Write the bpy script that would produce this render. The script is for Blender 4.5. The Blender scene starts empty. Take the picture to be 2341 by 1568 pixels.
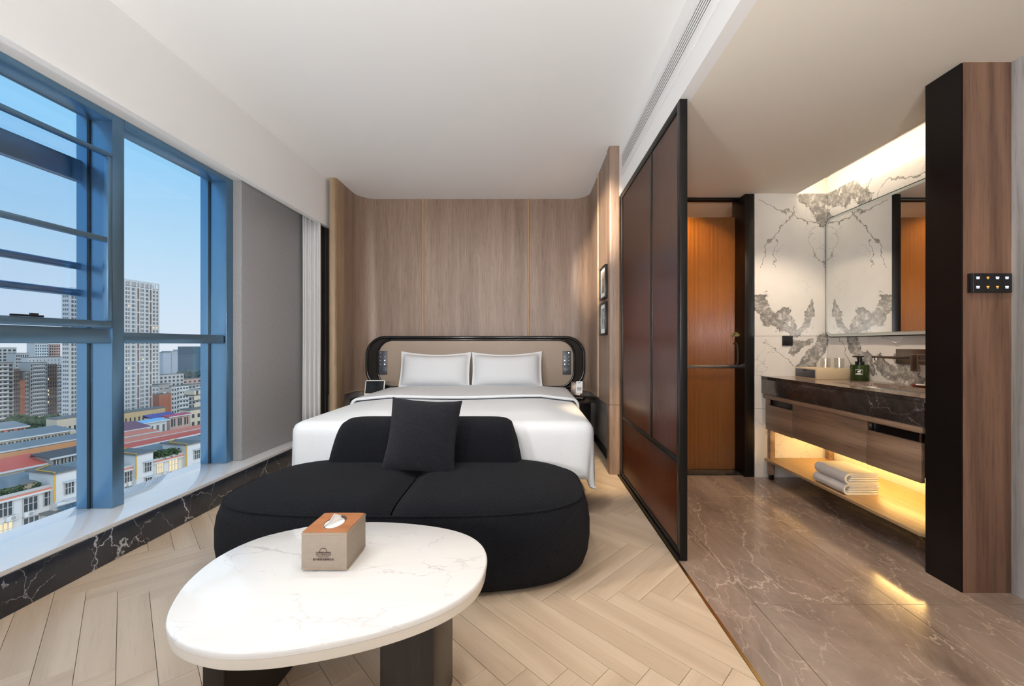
import bpy, bmesh, math, random
from mathutils import Vector, Matrix
random.seed(7)
R = math.radians
sc = bpy.context.scene
COL = sc.collection

# ------------------------------------------------------------------ camera, sky, lights, exposure
F, CX, CY, H = 925.0, 1207.0, 787.0, 1.08          # focal length and principal point of the 2341x1568 frame, eye height
cam_d = bpy.data.cameras.new('camera')
cam = bpy.data.objects.new('camera', cam_d); COL.objects.link(cam)
cam.location = (0, 0, H); cam.rotation_euler = (R(90), 0, 0)
cam_d.sensor_width = 36; cam_d.lens = 36 * F / 2341
cam_d.shift_x = (1170.5 - CX) / 2341; cam_d.shift_y = (CY - 784) / 2341
cam_d.clip_start = 0.02; cam_d.clip_end = 3000
sc.camera = cam

sc.view_settings.view_transform = 'Standard'; sc.view_settings.look = 'None'
sc.view_settings.gamma = 1; sc.view_settings.use_curve_mapping = False
sc.view_settings.exposure = 0.0

def nd(nt, typ, ins=None, **props):
    n = nt.nodes.new('ShaderNode' + typ)
    for k, v in props.items(): setattr(n, k, v)
    for k, v in (ins or {}).items():
        s = n.inputs[k]
        if isinstance(v, bpy.types.NodeSocket): nt.links.new(v, s)
        else: s.default_value = v
    return n

def ramp(nt, fac, stops, interp='LINEAR'):
    n = nt.nodes.new('ShaderNodeValToRGB'); n.color_ramp.interpolation = interp
    e = n.color_ramp.elements
    while len(e) > 1: e.remove(e[-1])
    for i, (p, c) in enumerate(stops):
        if len(c) == 3: c = (*c, 1)
        if i == 0: e[0].position = p; e[0].color = c
        else:
            x = e.new(p); x.color = c
    nt.links.new(fac, n.inputs[0])
    return n.outputs[0]

w = bpy.data.worlds.new('sky'); sc.world = w; w.use_nodes = True
nt = w.node_tree; nt.nodes.clear()
tc = nd(nt, 'TexCoord'); sp = nd(nt, 'SeparateXYZ', {0: tc.outputs['Generated']})
skyc = ramp(nt, sp.outputs[2], [(0.0, (.80, .88, .96)), (.04, (.74, .87, 1.0)), (.16, (.56, .81, 1.0)), (.34, (.32, .68, 1.0)), (1, (.16, .46, .92))])
bg = nd(nt, 'Background', {0: skyc, 1: 1.0})
nt.links.new(bg.outputs[0], nd(nt, 'OutputWorld').inputs[0])

def lamp(kind, name, loc, power, col=(1, 1, 1), target=None, **kw):
    d = bpy.data.lights.new(name, kind); d.energy = power; d.color = col
    for k, v in kw.items(): setattr(d, k, v)
    o = bpy.data.objects.new(name, d); COL.objects.link(o); o.location = loc
    if target is not None:
        o.rotation_euler = (Vector(target) - Vector(loc)).to_track_quat('-Z', 'Y').to_euler()
    return o

# low, very soft fill light added to brighten the city fronts (the room's window faces the other way)
lamp('SUN', 'facade_fill', (40, -20, 60), 2.2, (1, .93, .84), target=(-60, 60, 0), angle=R(50))
WARM, NEUT = (1, .82, .62), (1, .955, .89)
# recessed ceiling downlights of the bedroom (all nearer than the part of the ceiling in view)
for i, (x, y, p) in enumerate([(-.95, 1.15, 28), (-1.3, 1.80, 28), (-.25, 1.80, 26), (.35, .6, 26), (-1.6, .5, 34), (-.3, -.7, 20)]):
    lamp('SPOT', 'downlight', (x, y, 2.70), p, NEUT, target=(x + .02, y + .02, 0), spot_size=R(125), spot_blend=.75, shadow_soft_size=.035)
# three unseen fill spots, added to brighten the ceiling and the far wall
for x, y, p in ((-1.6, -.7, 175), (.35, -.7, 150), (-.6, -1.2, 150)):
    lamp('SPOT', 'fill_uplight', (x, y, 1.30), p, (1, .985, .97), target=(x * .6 - .2, y + 2.4, 2.7), spot_size=R(135), spot_blend=.9, shadow_soft_size=.15)
lamp('SPOT', 'bedside_spotlight', (.66, 1.9, 2.70), 330, (1, .76, .46), target=(.60, 3.35, 0), spot_size=R(20), spot_blend=.8, shadow_soft_size=.03)
# extra unseen spots, added to lift the bed and headboard wall
for x, p in ((-1.15, 42), (-.2, 42)):
    lamp('SPOT', 'bed_fill_spot', (x, 1.88, 2.70), p, NEUT, target=(x * .8, 3.7, .8), spot_size=R(95), spot_blend=.9, shadow_soft_size=.04)
# picture spot aimed at the frames, downlights of the entry, the vanity and the bathroom
lamp('SPOT', 'picture_spotlight', (-.55, 1.85, 2.69), 800, WARM, target=(.70, 3.80, 2.0), spot_size=R(25), spot_blend=.85, shadow_soft_size=.03)
lamp('SPOT', 'entry_downlight', (1.45, 1.2, 2.29), 40, WARM, target=(1.35, 1.25, 0), spot_size=R(120), spot_blend=.8, shadow_soft_size=.03)
lamp('SPOT', 'entry_downlight', (1.35, -.2, 2.29), 40, WARM, target=(1.35, -.1, 0), spot_size=R(120), spot_blend=.8, shadow_soft_size=.03)
lamp('SPOT', 'entry_downlight', (1.83, 2.50, 2.29), 62, WARM, target=(1.84, 2.62, 0), spot_size=R(118), spot_blend=.4, shadow_soft_size=.03)
lamp('SPOT', 'bathroom_downlight', (1.28, 3.66, 2.29), 170, (1, .78, .5), target=(1.30, 3.62, 0), spot_size=R(130), spot_blend=.6, shadow_soft_size=.04)

cy = sc.cycles
cy.use_denoising = True
cy.max_bounces = 8; cy.diffuse_bounces = 5; cy.glossy_bounces = 4; cy.transmission_bounces = 6; cy.transparent_max_bounces = 12
cy.sample_clamp_indirect = 6.0; cy.caustics_reflective = False; cy.caustics_refractive = False
cy.blur_glossy = 0.5; cy.use_adaptive_sampling = True; cy.adaptive_threshold = .02

# ------------------------------------------------------------------ materials
def newmat(name):
    m = bpy.data.materials.new(name); m.use_nodes = True
    m.node_tree.nodes.clear(); return m, m.node_tree
def finish(nt, shader): nt.links.new(shader, nd(nt, 'OutputMaterial').inputs[0])
def principled(nt, color, rough=.5, metal=0.0, normal=None, ior=1.5, **extra):
    ins = {'Base Color': color if isinstance(color, bpy.types.NodeSocket) else (*color, 1), 'Roughness': rough, 'Metallic': metal, 'IOR': ior}
    if normal is not None: ins['Normal'] = normal
    ins.update(extra)
    return nd(nt, 'BsdfPrincipled', ins).outputs[0]
def pos(nt, scale=(1, 1, 1), rot=(0, 0, 0), obj=False, rnd=False, loc=(0, 0, 0)):
    v = nd(nt, 'TexCoord').outputs['Object'] if obj else nd(nt, 'NewGeometry').outputs['Position']
    if rnd:
        oi = nd(nt, 'ObjectInfo')
        sc_ = nd(nt, 'VectorMath', {0: oi.outputs['Random'], 1: (37, 53, 29)}, operation='MULTIPLY')
        v = nd(nt, 'VectorMath', {0: v, 1: sc_.outputs[0]}, operation='ADD').outputs[0]
    return nd(nt, 'Mapping', {0: v, 'Scale': scale, 'Rotation': rot, 'Location': loc}).outputs[0]
def noise(nt, vec, scale=5, detail=4, rough=.55, dist=0.0):
    return nd(nt, 'TexNoise', {'Vector': vec, 'Scale': scale, 'Detail': detail, 'Roughness': rough, 'Distortion': dist}).outputs[0]
def mix(nt, fac, a, b, blend='MIX'):
    n = nt.nodes.new('ShaderNodeMix'); n.data_type = 'RGBA'; n.blend_type = blend; n.clamp_factor = True
    for i, v in ((0, fac), (6, a), (7, b)):
        if isinstance(v, bpy.types.NodeSocket): nt.links.new(v, n.inputs[i])
        elif i == 0: n.inputs[i].default_value = v
        else: n.inputs[i].default_value = (*v, 1) if len(v) == 3 else v
    return n.outputs[2]
def mth(nt, op, a, b=0.0, c=None):
    ins = {0: a, 1: b}
    if c is not None: ins[2] = c
    return nd(nt, 'Math', ins, operation=op).outputs[0]
def bump(nt, h, strength=.2, dist=.01):
    return nd(nt, 'Bump', {'Height': h, 'Strength': strength, 'Distance': dist}).outputs[0]

def plain(name, color, rough=.5, metal=0.0, ior=1.5, grain=0.0, gscale=300, var=.04, **extra):
    m, nt = newmat(name)
    n = None
    col = color
    if grain: n = bump(nt, noise(nt, pos(nt, obj=True), gscale, 3), grain, .002)
    v = noise(nt, pos(nt, obj=True), 9, 2)
    col = mix(nt, v, tuple(c * (1 - var) for c in color), tuple(min(1, c * (1 + var)) for c in color))
    finish(nt, principled(nt, col, rough, metal, n, ior, **extra)); return m

def glow(name, color, strength):
    m, nt = newmat(name); finish(nt, nd(nt, 'Emission', {0: (*color, 1), 1: strength}).outputs[0]); return m

def wood(name, dark, mid, light, rough=.45, grain_axis='z', obj=False, rnd=False, broad=7.0, fine=90.0, rings=0.0, pore=.5):
    m, nt = newmat(name)
    s = {'z': (1, 1, .05), 'x': (.05, 1, 1), 'y': (1, .05, 1)}[grain_axis]
    p1 = pos(nt, s, obj=obj, rnd=rnd)
    a = noise(nt, p1, broad, 3, .5, .3); b = noise(nt, p1, broad * 5, 4, .6); c = noise(nt, p1, fine, 4, .65)
    f = mth(nt, 'ADD', mth(nt, 'MULTIPLY', a, .5), mth(nt, 'MULTIPLY', b, .32)); f = mth(nt, 'ADD', f, mth(nt, 'MULTIPLY', c, .18))
    if rings:
        wv = nd(nt, 'TexWave', {'Vector': pos(nt, s, obj=obj, rnd=rnd), 'Scale': rings, 'Distortion': 9.0, 'Detail': 3, 'Detail Scale': 1.2}, wave_type='BANDS', bands_direction='DIAGONAL').outputs[1]
        f = mth(nt, 'ADD', mth(nt, 'MULTIPLY', f, .78), mth(nt, 'MULTIPLY', wv, .22))
    col = ramp(nt, f, [(.30, dark), (.50, mid), (.70, light)])
    fl = ramp(nt, c, [(.36, (.62, .60, .58)), (.46, (1, 1, 1))])
    col = mix(nt, pore, col, fl, 'MULTIPLY')
    finish(nt, principled(nt, col, rough, 0, bump(nt, c, .12, .002))); return m

def veins(nt, p, scale, width, seed, dist=1.2, detail=5):
    pp = nd(nt, 'VectorMath', {0: p, 1: (seed * 7.3, seed * 3.1, seed * 5.7)}, operation='ADD').outputs[0]
    n = noise(nt, pp, scale, detail, .55, dist)
    d = mth(nt, 'ABSOLUTE', mth(nt, 'SUBTRACT', n, .5))
    return ramp(nt, d, [(0, (1, 1, 1)), (width, (0, 0, 0))])

def cracks(nt, p, scale, width, seed, warp=.18):
    """thin fracture lines: cell edges of a warped pattern, broken up by noise"""
    pp = nd(nt, 'VectorMath', {0: p, 1: (seed * 7.3, seed * 3.1, seed * 5.7)}, operation='ADD').outputs[0]
    wn = nd(nt, 'TexNoise', {'Vector': pp, 'Scale': scale * 2.0, 'Detail': 5, 'Roughness': .6}).outputs[1]
    wv = nd(nt, 'VectorMath', {0: nd(nt, 'VectorMath', {0: wn, 1: (.5, .5, .5)}, operation='SUBTRACT').outputs[0], 'Scale': warp * 2 / scale}, operation='SCALE').outputs[0]
    pw = nd(nt, 'VectorMath', {0: pp, 1: wv}, operation='ADD').outputs[0]
    d = nd(nt, 'TexVoronoi', {'Vector': pw, 'Scale': scale}, feature='DISTANCE_TO_EDGE').outputs[0]
    wd = mth(nt, 'MULTIPLY', ramp(nt, noise(nt, pp, scale * 1.3, 3), [(.42, (0, 0, 0)), (.62, (1, 1, 1))]), width)
    return nd(nt, 'Clamp', {0: mth(nt, 'SUBTRACT', 1.0, mth(nt, 'DIVIDE', d, mth(nt, 'ADD', wd, 1e-5)))}).outputs[0]
def marble(name, base1, base2, vein, rough=.15, scale=1.0, vein_w=.012, vein_amt=.8, stretch=(1, 1, 1), rot=(0, 0, 0), ior=1.5, obj=False, rnd=False, fine=.4, coat=0.0, warp=.18):
    m, nt = newmat(name)
    p = pos(nt, stretch, rot, obj=obj, rnd=rnd)
    cl = noise(nt, p, 3.0 * scale, 7, .66, .6)
    col = mix(nt, ramp(nt, cl, [(.30, (0, 0, 0)), (.70, (1, 1, 1))]), base1, base2)
    v1 = cracks(nt, p, 1.7 * scale, vein_w, 1, warp); v2 = cracks(nt, p, 4.3 * scale, vein_w * 1.2, 2, warp); v3 = cracks(nt, p, 10 * scale, vein_w * 2.2, 4, warp)
    v = mth(nt, 'MAXIMUM', v1, mth(nt, 'MULTIPLY', v2, .6)); v = mth(nt, 'MAXIMUM', v, mth(nt, 'MULTIPLY', v3, fine))
    col = mix(nt, mth(nt, 'MULTIPLY', v, vein_amt), col, vein)
    finish(nt, principled(nt, col, rough, 0, None, ior, **({'Coat Weight': coat, 'Coat Roughness': .12} if coat else {}))); return m

def white_marble_wall():
    """white stone with smoky grey clouds that run along given seams of the slab (end wall) and along noise elsewhere"""
    m, nt = newmat('arabescato_stone')
    p = pos(nt)
    nx = noise(nt, p, 6, 5, .6); nz = noise(nt, nd(nt, 'VectorMath', {0: p, 1: (9, 4, 2)}, operation='ADD').outputs[0], 6, 5, .6)
    x0 = nd(nt, 'SeparateXYZ', {0: p})
    # u: distance along the end wall, unfolded into the mirror wall
    u = mth(nt, 'ADD', x0.outputs[0], mth(nt, 'MULTIPLY', mth(nt, 'SUBTRACT', 3.285, x0.outputs[1]), 1.0))
    u = mth(nt, 'ADD', u, mth(nt, 'MULTIPLY', mth(nt, 'SUBTRACT', nx, .5), .22))
    z = mth(nt, 'ADD', x0.outputs[2], mth(nt, 'MULTIPLY', mth(nt, 'SUBTRACT', nz, .5), .22))
    uv = nd(nt, 'CombineXYZ', {0: u, 1: z}).outputs[0]
    def seg(a, b, r):
        ab = Vector((b[0] - a[0], b[1] - a[1], 0)); l2 = ab.length_squared
        pa = nd(nt, 'VectorMath', {0: uv, 1: (a[0], a[1], 0)}, operation='SUBTRACT').outputs[0]
        t = nd(nt, 'VectorMath', {0: pa, 1: tuple(ab / l2)}, operation='DOT_PRODUCT').outputs['Value']
        t = nd(nt, 'Clamp', {0: t}).outputs[0]
        q = nd(nt, 'VectorMath', {0: tuple(ab), 'Scale': t}, operation='SCALE').outputs[0]
        d = nd(nt, 'VectorMath', {0: nd(nt, 'VectorMath', {0: pa, 1: q}, operation='SUBTRACT').outputs[0]}, operation='LENGTH').outputs['Value']
        return mth(nt, 'DIVIDE', d, r)
    segs = [((1.86, 1.42), (1.98, 1.28), .07), ((1.98, 1.30), (2.10, 1.33), .05), ((2.00, 1.26), (2.16, 1.16), .06), ((2.10, 1.33), (2.14, 1.22), .035),
            ((2.30, 1.45), (2.28, 1.30), .022), ((2.28, 1.30), (2.20, 1.20), .03),
            ((2.42, 1.12), (2.26, .88), .075), ((2.30, 1.10), (2.14, 1.04), .04),
            ((2.28, 2.30), (2.42, 2.08), .07), ((2.36, 2.26), (2.60, 2.2), .07), ((2.62, 2.3), (2.80, 2.12), .08),
            ((2.66, 1.14), (2.82, .95), .07), ((2.92, .95), (3.06, .86), .06), ((3.06, .98), (3.2, .84), .05)]
    d = None
    for s in segs:
        q = seg(*s); d = q if d is None else mth(nt, 'MINIMUM', d, q)
    d = mth(nt, 'ADD', d, mth(nt, 'MULTIPLY', mth(nt, 'SUBTRACT', noise(nt, p, 16, 6, .62), .5), 1.5))
    cloud = ramp(nt, d, [(.30, (.8, .8, .8)), (.66, (.85, .85, .85)), (.76, (1, 1, 1)), (.82, (.14, .14, .14)), (1.15, (0, 0, 0))])
    mott = noise(nt, p, 26, 7, .72, .5)
    dark = ramp(nt, mott, [(.34, (.05, .046, .043)), (.47, (.14, .13, .12)), (.56, (.33, .31, .29)), (.66, (.66, .63, .59))])
    base = mix(nt, noise(nt, p, 4, 5), (.80, .77, .73), (.69, .665, .63))
    v1 = cracks(nt, p, 1.1, .008, 3, .5); v2 = cracks(nt, p, 4.0, .014, 6, .5)
    gate = ramp(nt, noise(nt, p, 2.5, 2), [(.48, (0, 0, 0)), (.6, (1, 1, 1))])
    v = mth(nt, 'MAXIMUM', mth(nt, 'MULTIPLY', v1, .75), mth(nt, 'MULTIPLY', mth(nt, 'MULTIPLY', v2, gate), .4))
    ln = None
    for q in (((2.19, 2.18), (1.97, 1.90), .007), ((1.97, 1.90), (1.89, 1.70), .006), ((1.86, 2.24), (2.12, 2.14), .007), ((2.12, 2.14), (2.40, 2.05), .006), ((2.02, 1.92), (2.02, 1.70), .004),
              ((2.9, 2.28), (2.68, 2.02), .007), ((3.0, 2.2), (3.25, 2.12), .006), ((3.0, 2.2), (2.86, 2.05), .005), ((2.55, 1.1), (2.7, .93), .006), ((1.9, 1.1), (2.2, .9), .005)):
        e = seg(*q); ln = e if ln is None else mth(nt, 'MINIMUM', ln, e)
    v = mth(nt, 'MAXIMUM', v, ramp(nt, ln, [(.2, (.9, .9, .9)), (1.0, (0, 0, 0))]))
    base = mix(nt, v, base, (.20, .18, .16))
    col = mix(nt, cloud, base, dark)
    finish(nt, principled(nt, col, .16, 0, None, 1.45)); return m

def cloth(name, c1, c2, rough=.9, scale=160, strength=.5, dist=.004, sheen=.0, big=0.0, spec=.5):
    m, nt = newmat(name)
    p = pos(nt, obj=True)
    h = noise(nt, p, scale, 3, .6)
    if big: h = mth(nt, 'ADD', h, mth(nt, 'MULTIPLY', noise(nt, p, big, 2), 2.0))
    col = mix(nt, noise(nt, p, scale * .8, 2), c1, c2)
    finish(nt, principled(nt, col, rough, 0, bump(nt, h, strength, dist), 1.4, **{'Specular IOR Level': spec}, **({'Sheen Weight': sheen, 'Sheen Roughness': .5} if sheen else {}))); return m

def linen(name, c1, c2, scale=500):
    m, nt = newmat(name)
    p = pos(nt)
    a = noise(nt, nd(nt, 'Mapping', {0: p, 'Scale': (1, 1, .06)}).outputs[0], scale, 2); b = noise(nt, nd(nt, 'Mapping', {0: p, 'Scale': (.06, .06, 1)}).outputs[0], scale, 2)
    f = mth(nt, 'MULTIPLY', mth(nt, 'ADD', a, b), .5)
    finish(nt, principled(nt, mix(nt, ramp(nt, f, [(.35, (0, 0, 0)), (.65, (1, 1, 1))]), c1, c2), .85, 0, bump(nt, f, .25, .002), 1.4)); return m

def schlick(nt, f0):
    g = nd(nt, 'NewGeometry')
    d = nd(nt, 'VectorMath', {0: g.outputs['Incoming'], 1: g.outputs['Normal']}, operation='DOT_PRODUCT').outputs['Value']
    q = mth(nt, 'POWER', mth(nt, 'SUBTRACT', 1.0, mth(nt, 'ABSOLUTE', d)), 5.0)
    return mth(nt, 'ADD', f0, mth(nt, 'MULTIPLY', q, 1 - f0))
def pane_glass(name, tint, refl_rough=.0, base_refl=.04):
    m, nt = newmat(name)
    fr = schlick(nt, base_refl)
    t = nd(nt, 'BsdfTransparent', {0: (*tint, 1)}).outputs[0]; g = nd(nt, 'BsdfGlossy', {0: (1, 1, 1, 1), 'Roughness': refl_rough}).outputs[0]
    s = nd(nt, 'MixShader', {0: fr, 1: t, 2: g}).outputs[0]; finish(nt, s); return m

def amber_glass(name, trans, diff, refl=.18, rough=.18, through=.15):
    m, nt = newmat(name)
    tl = nd(nt, 'BsdfTranslucent', {0: (*trans, 1)}).outputs[0]; df = nd(nt, 'BsdfDiffuse', {0: (*diff, 1)}).outputs[0]
    tr = nd(nt, 'BsdfTransparent', {0: (*trans, 1)}).outputs[0]
    g = nd(nt, 'BsdfGlossy', {0: (1, .95, .9, 1), 'Roughness': rough}).outputs[0]
    a = nd(nt, 'MixShader', {0: .35, 1: tl, 2: df}).outputs[0]; a = nd(nt, 'MixShader', {0: through, 1: a, 2: tr}).outputs[0]
    fr = schlick(nt, .04)
    fac = mth(nt, 'ADD', mth(nt, 'MULTIPLY', fr, .8), refl * .3)
    finish(nt, nd(nt, 'MixShader', {0: fac, 1: a, 2: g}).outputs[0]); return m

M = {}
M['paint'] = plain('white_ceiling_paint', (.86, .86, .855), .85, var=.004)
M['paint_warm'] = plain('warm_white_paint', (.84, .785, .69), .85, var=.004)
M['veneer'] = wood('brown_wood_veneer', (.175, .115, .082), (.265, .182, .135), (.36, .265, .205), .42, 'z', broad=9, fine=140)
M['veneer_edge'] = wood('oak_edge_wood', (.22, .145, .085), (.33, .23, .14), (.43, .31, .20), .5, 'z', broad=9, fine=120, rings=3)
M['veneer_dark'] = wood('walnut_column_veneer', (.13, .07, .045), (.215, .12, .08), (.30, .175, .115), .45, 'z', broad=10, fine=110, rings=5)
M['veneer_grey'] = wood('grey_wood_veneer', (.22, .215, .215), (.38, .37, .37), (.52, .51, .51), .45, 'z', broad=12, fine=110, rings=5)
M['trim_wood'] = plain('pale_oak_trim', (.42, .28, .17), .35)
M['oak'] = wood('oak_floor', (.48, .37, .265), (.56, .44, .325), (.63, .51, .385), .40, 'x', obj=True, rnd=True, broad=7, fine=110, rings=3.0, pore=.14)
M['oak_gap'] = plain('dark_joint', (.07, .05, .035), .9)
M['vanity_wood'] = wood('brown_oak_vanity', (.16, .10, .065), (.27, .175, .115), (.37, .25, .17), .42, 'y', broad=12, fine=110, rings=5)
M['shelf_wood'] = wood('light_oak_shelf', (.34, .22, .11), (.46, .31, .16), (.56, .39, .22), .4, 'y', broad=12, fine=110)
M['black_wood'] = wood('black_stained_ash', (.008, .007, .006), (.016, .013, .012), (.03, .025, .023), .42, 'z', broad=12, fine=130)
M['floor_marble'] = marble('grey_brown_marble', (.15, .108, .088), (.36, .275, .225), (.60, .48, .40), .20, 1.0, .013, .75, (1, .42, 1), (0, 0, -.5), coat=.35, fine=.55, warp=.3)
M['dark_marble'] = marble('black_marble', (.017, .020, .027), (.042, .048, .063), (.66, .68, .74), .16, 1.3, .009, .9, (1, 1.0, .75), (.55, .3, .2), fine=.0, warp=.25)
M['sill_top'] = marble('sky_whitened_polished_marble', (.90, .91, .92), (.86, .87, .89), (.70, .73, .78), .03, 1.1, .0065, .6, ior=2.8, fine=.1)  # dark sill stone coloured near white to stand for its sky reflection
M['table_marble'] = marble('white_table_marble', (.84, .83, .82), (.78, .77, .76), (.30, .26, .25), .12, 1.0, .016, .45, (.6, 1.5, 1), (0, 0, -.4), fine=.0, coat=.3, warp=.35)
M['counter_marble'] = marble('dark_brown_marble', (.022, .018, .017), (.055, .045, .040), (.45, .40, .38), .14, 2.0, .008, .45, fine=.15, warp=.25)
M['white_marble'] = white_marble_wall()
M['black_metal'] = plain('black_metal', (.005, .0045, .0045), .36, .0, **{'Specular IOR Level': .3})
M['black_panel'] = plain('black_lacquer', (.006, .005, .005), .34, **{'Specular IOR Level': .3})
M['navy'] = plain('slate_window_frame', (.16, .30, .45), .30, .85)
M['brass'] = plain('brass', (.62, .42, .16), .25, 1.0)
M['gunmetal'] = plain('brushed_gunmetal', (.16, .125, .105), .3, .9)
M['steel'] = plain('brushed_steel', (.55, .5, .46), .25, 1.0)
M['glass'] = pane_glass('window_glass', (.97, .985, 1.0))
M['mesh'] = pane_glass('insect_mesh', (.91, .93, .96), .3, .0)
M['clear'] = pane_glass('clear_glass', (.93, .92, .9))
M['amber_part'] = amber_glass('dark_amber_reeded_glass', (.42, .155, .045), (.056, .025, .014), .30, .14, .05)
M['amber_door'] = amber_glass('amber_reeded_glass', (.72, .42, .14), (.27, .145, .055), .10, .2, .06)
M['bedlinen'] = cloth('white_bed_linen', (.68, .695, .72), (.72, .735, .755), .8, 60, .15, .004)
M['boucle'] = cloth('black_boucle', (.0025, .003, .0045), (.012, .0125, .017), .95, 190, 1.0, .01, sheen=.04, spec=.12)
M['boucle2'] = cloth('charcoal_boucle', (.004, .0045, .0065), (.020, .020, .026), .95, 190, 1.0, .01, sheen=.07, spec=.12)
M['wallpaper'] = linen('grey_woven_wallcovering', (.26, .255, .26), (.34, .335, .34))
M['sheer'] = cloth('white_sheer', (.62, .62, .62), (.68, .68, .68), .9, 300, .2)
M['drape'] = cloth('dark_brown_drape', (.035, .03, .027), (.05, .043, .038), .9, 200, .3)
M['leather'] = cloth('taupe_leather', (.36, .285, .225), (.40, .32, .255), .5, 260, .2, .002)
M['lowpanel'] = plain('grey_leatherette', (.34, .32, .31), .45)
M['cane'] = cloth('dark_woven_cane', (.006, .0045, .0035), (.022, .015, .011), .6, 220, 1.0, .004)
M['lacquer'] = plain('black_gloss_lacquer', (.008, .007, .007), .14)
M['plastic_dark'] = plain('slate_plastic', (.055, .06, .075), .35)
M['plastic_black'] = plain('black_plastic', (.006, .006, .008), .2)
M['plastic_white'] = plain('white_plastic', (.78, .78, .78), .35)
M['screen'] = plain('dark_screen', (.012, .011, .010), .08)
M['icon_white'] = glow('white_icon', (.75, .82, 1.0), 2.0)
M['icon_orange'] = glow('orange_icon', (1.0, .42, .08), 1.4)
M['icon_dim'] = plain('grey_icon', (.45, .47, .5), .5)
M['paper'] = plain('white_paper', (.86, .86, .85), .9)
M['boxlinen'] = linen('taupe_bookcloth', (.27, .22, .175), (.33, .27, .215), 900)
M['boxtop'] = wood('orange_leatherette', (.32, .12, .045), (.38, .15, .058), (.44, .19, .08), .45, 'x', obj=True, broad=10, fine=160)
M['ink'] = plain('dark_brown_ink', (.07, .045, .035), .8)
M['mirror'] = plain('mirror_silver', (.92, .93, .92), .0, 1.0)
M['frosted'] = plain('frosted_mirror_border', (.50, .55, .53), .35, .4)
M['green'] = plain('green_bottle_plastic', (.018, .034, .006), .12)
M['cream'] = plain('champagne_lacquer', (.60, .48, .31), .4)
M['red'] = plain('red_lacquer', (.30, .045, .03), .3)
M['ceramic'] = plain('white_ceramic', (.85, .84, .81), .08)
M['towel'] = cloth('white_terry', (.80, .78, .76), (.86, .84, .82), .95, 260, .6, .004)
M['led_warm'] = glow('warm_led', (1, .60, .19), 110)
M['led_cove'] = glow('cove_led', (1, .88, .70), 22)

# ------------------------------------------------------------------ mesh helpers
WL = {}
def link(o, parent=None):
    COL.objects.link(o)
    if parent is not None: o.parent = parent
    return o
def tag(o, label=None, cat=None, group=None, kind=None):
    for k, v in (('label', label), ('category', cat), ('group', group), ('kind', kind)):
        if v: o[k] = v
    return o
def thing(name, label, cat, loc=(0, 0, 0), group=None):
    o = bpy.data.objects.new(name, None); o.location = loc; o.empty_display_size = .05
    link(o); WL[o] = Vector(loc); return tag(o, label, cat, group)

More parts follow.
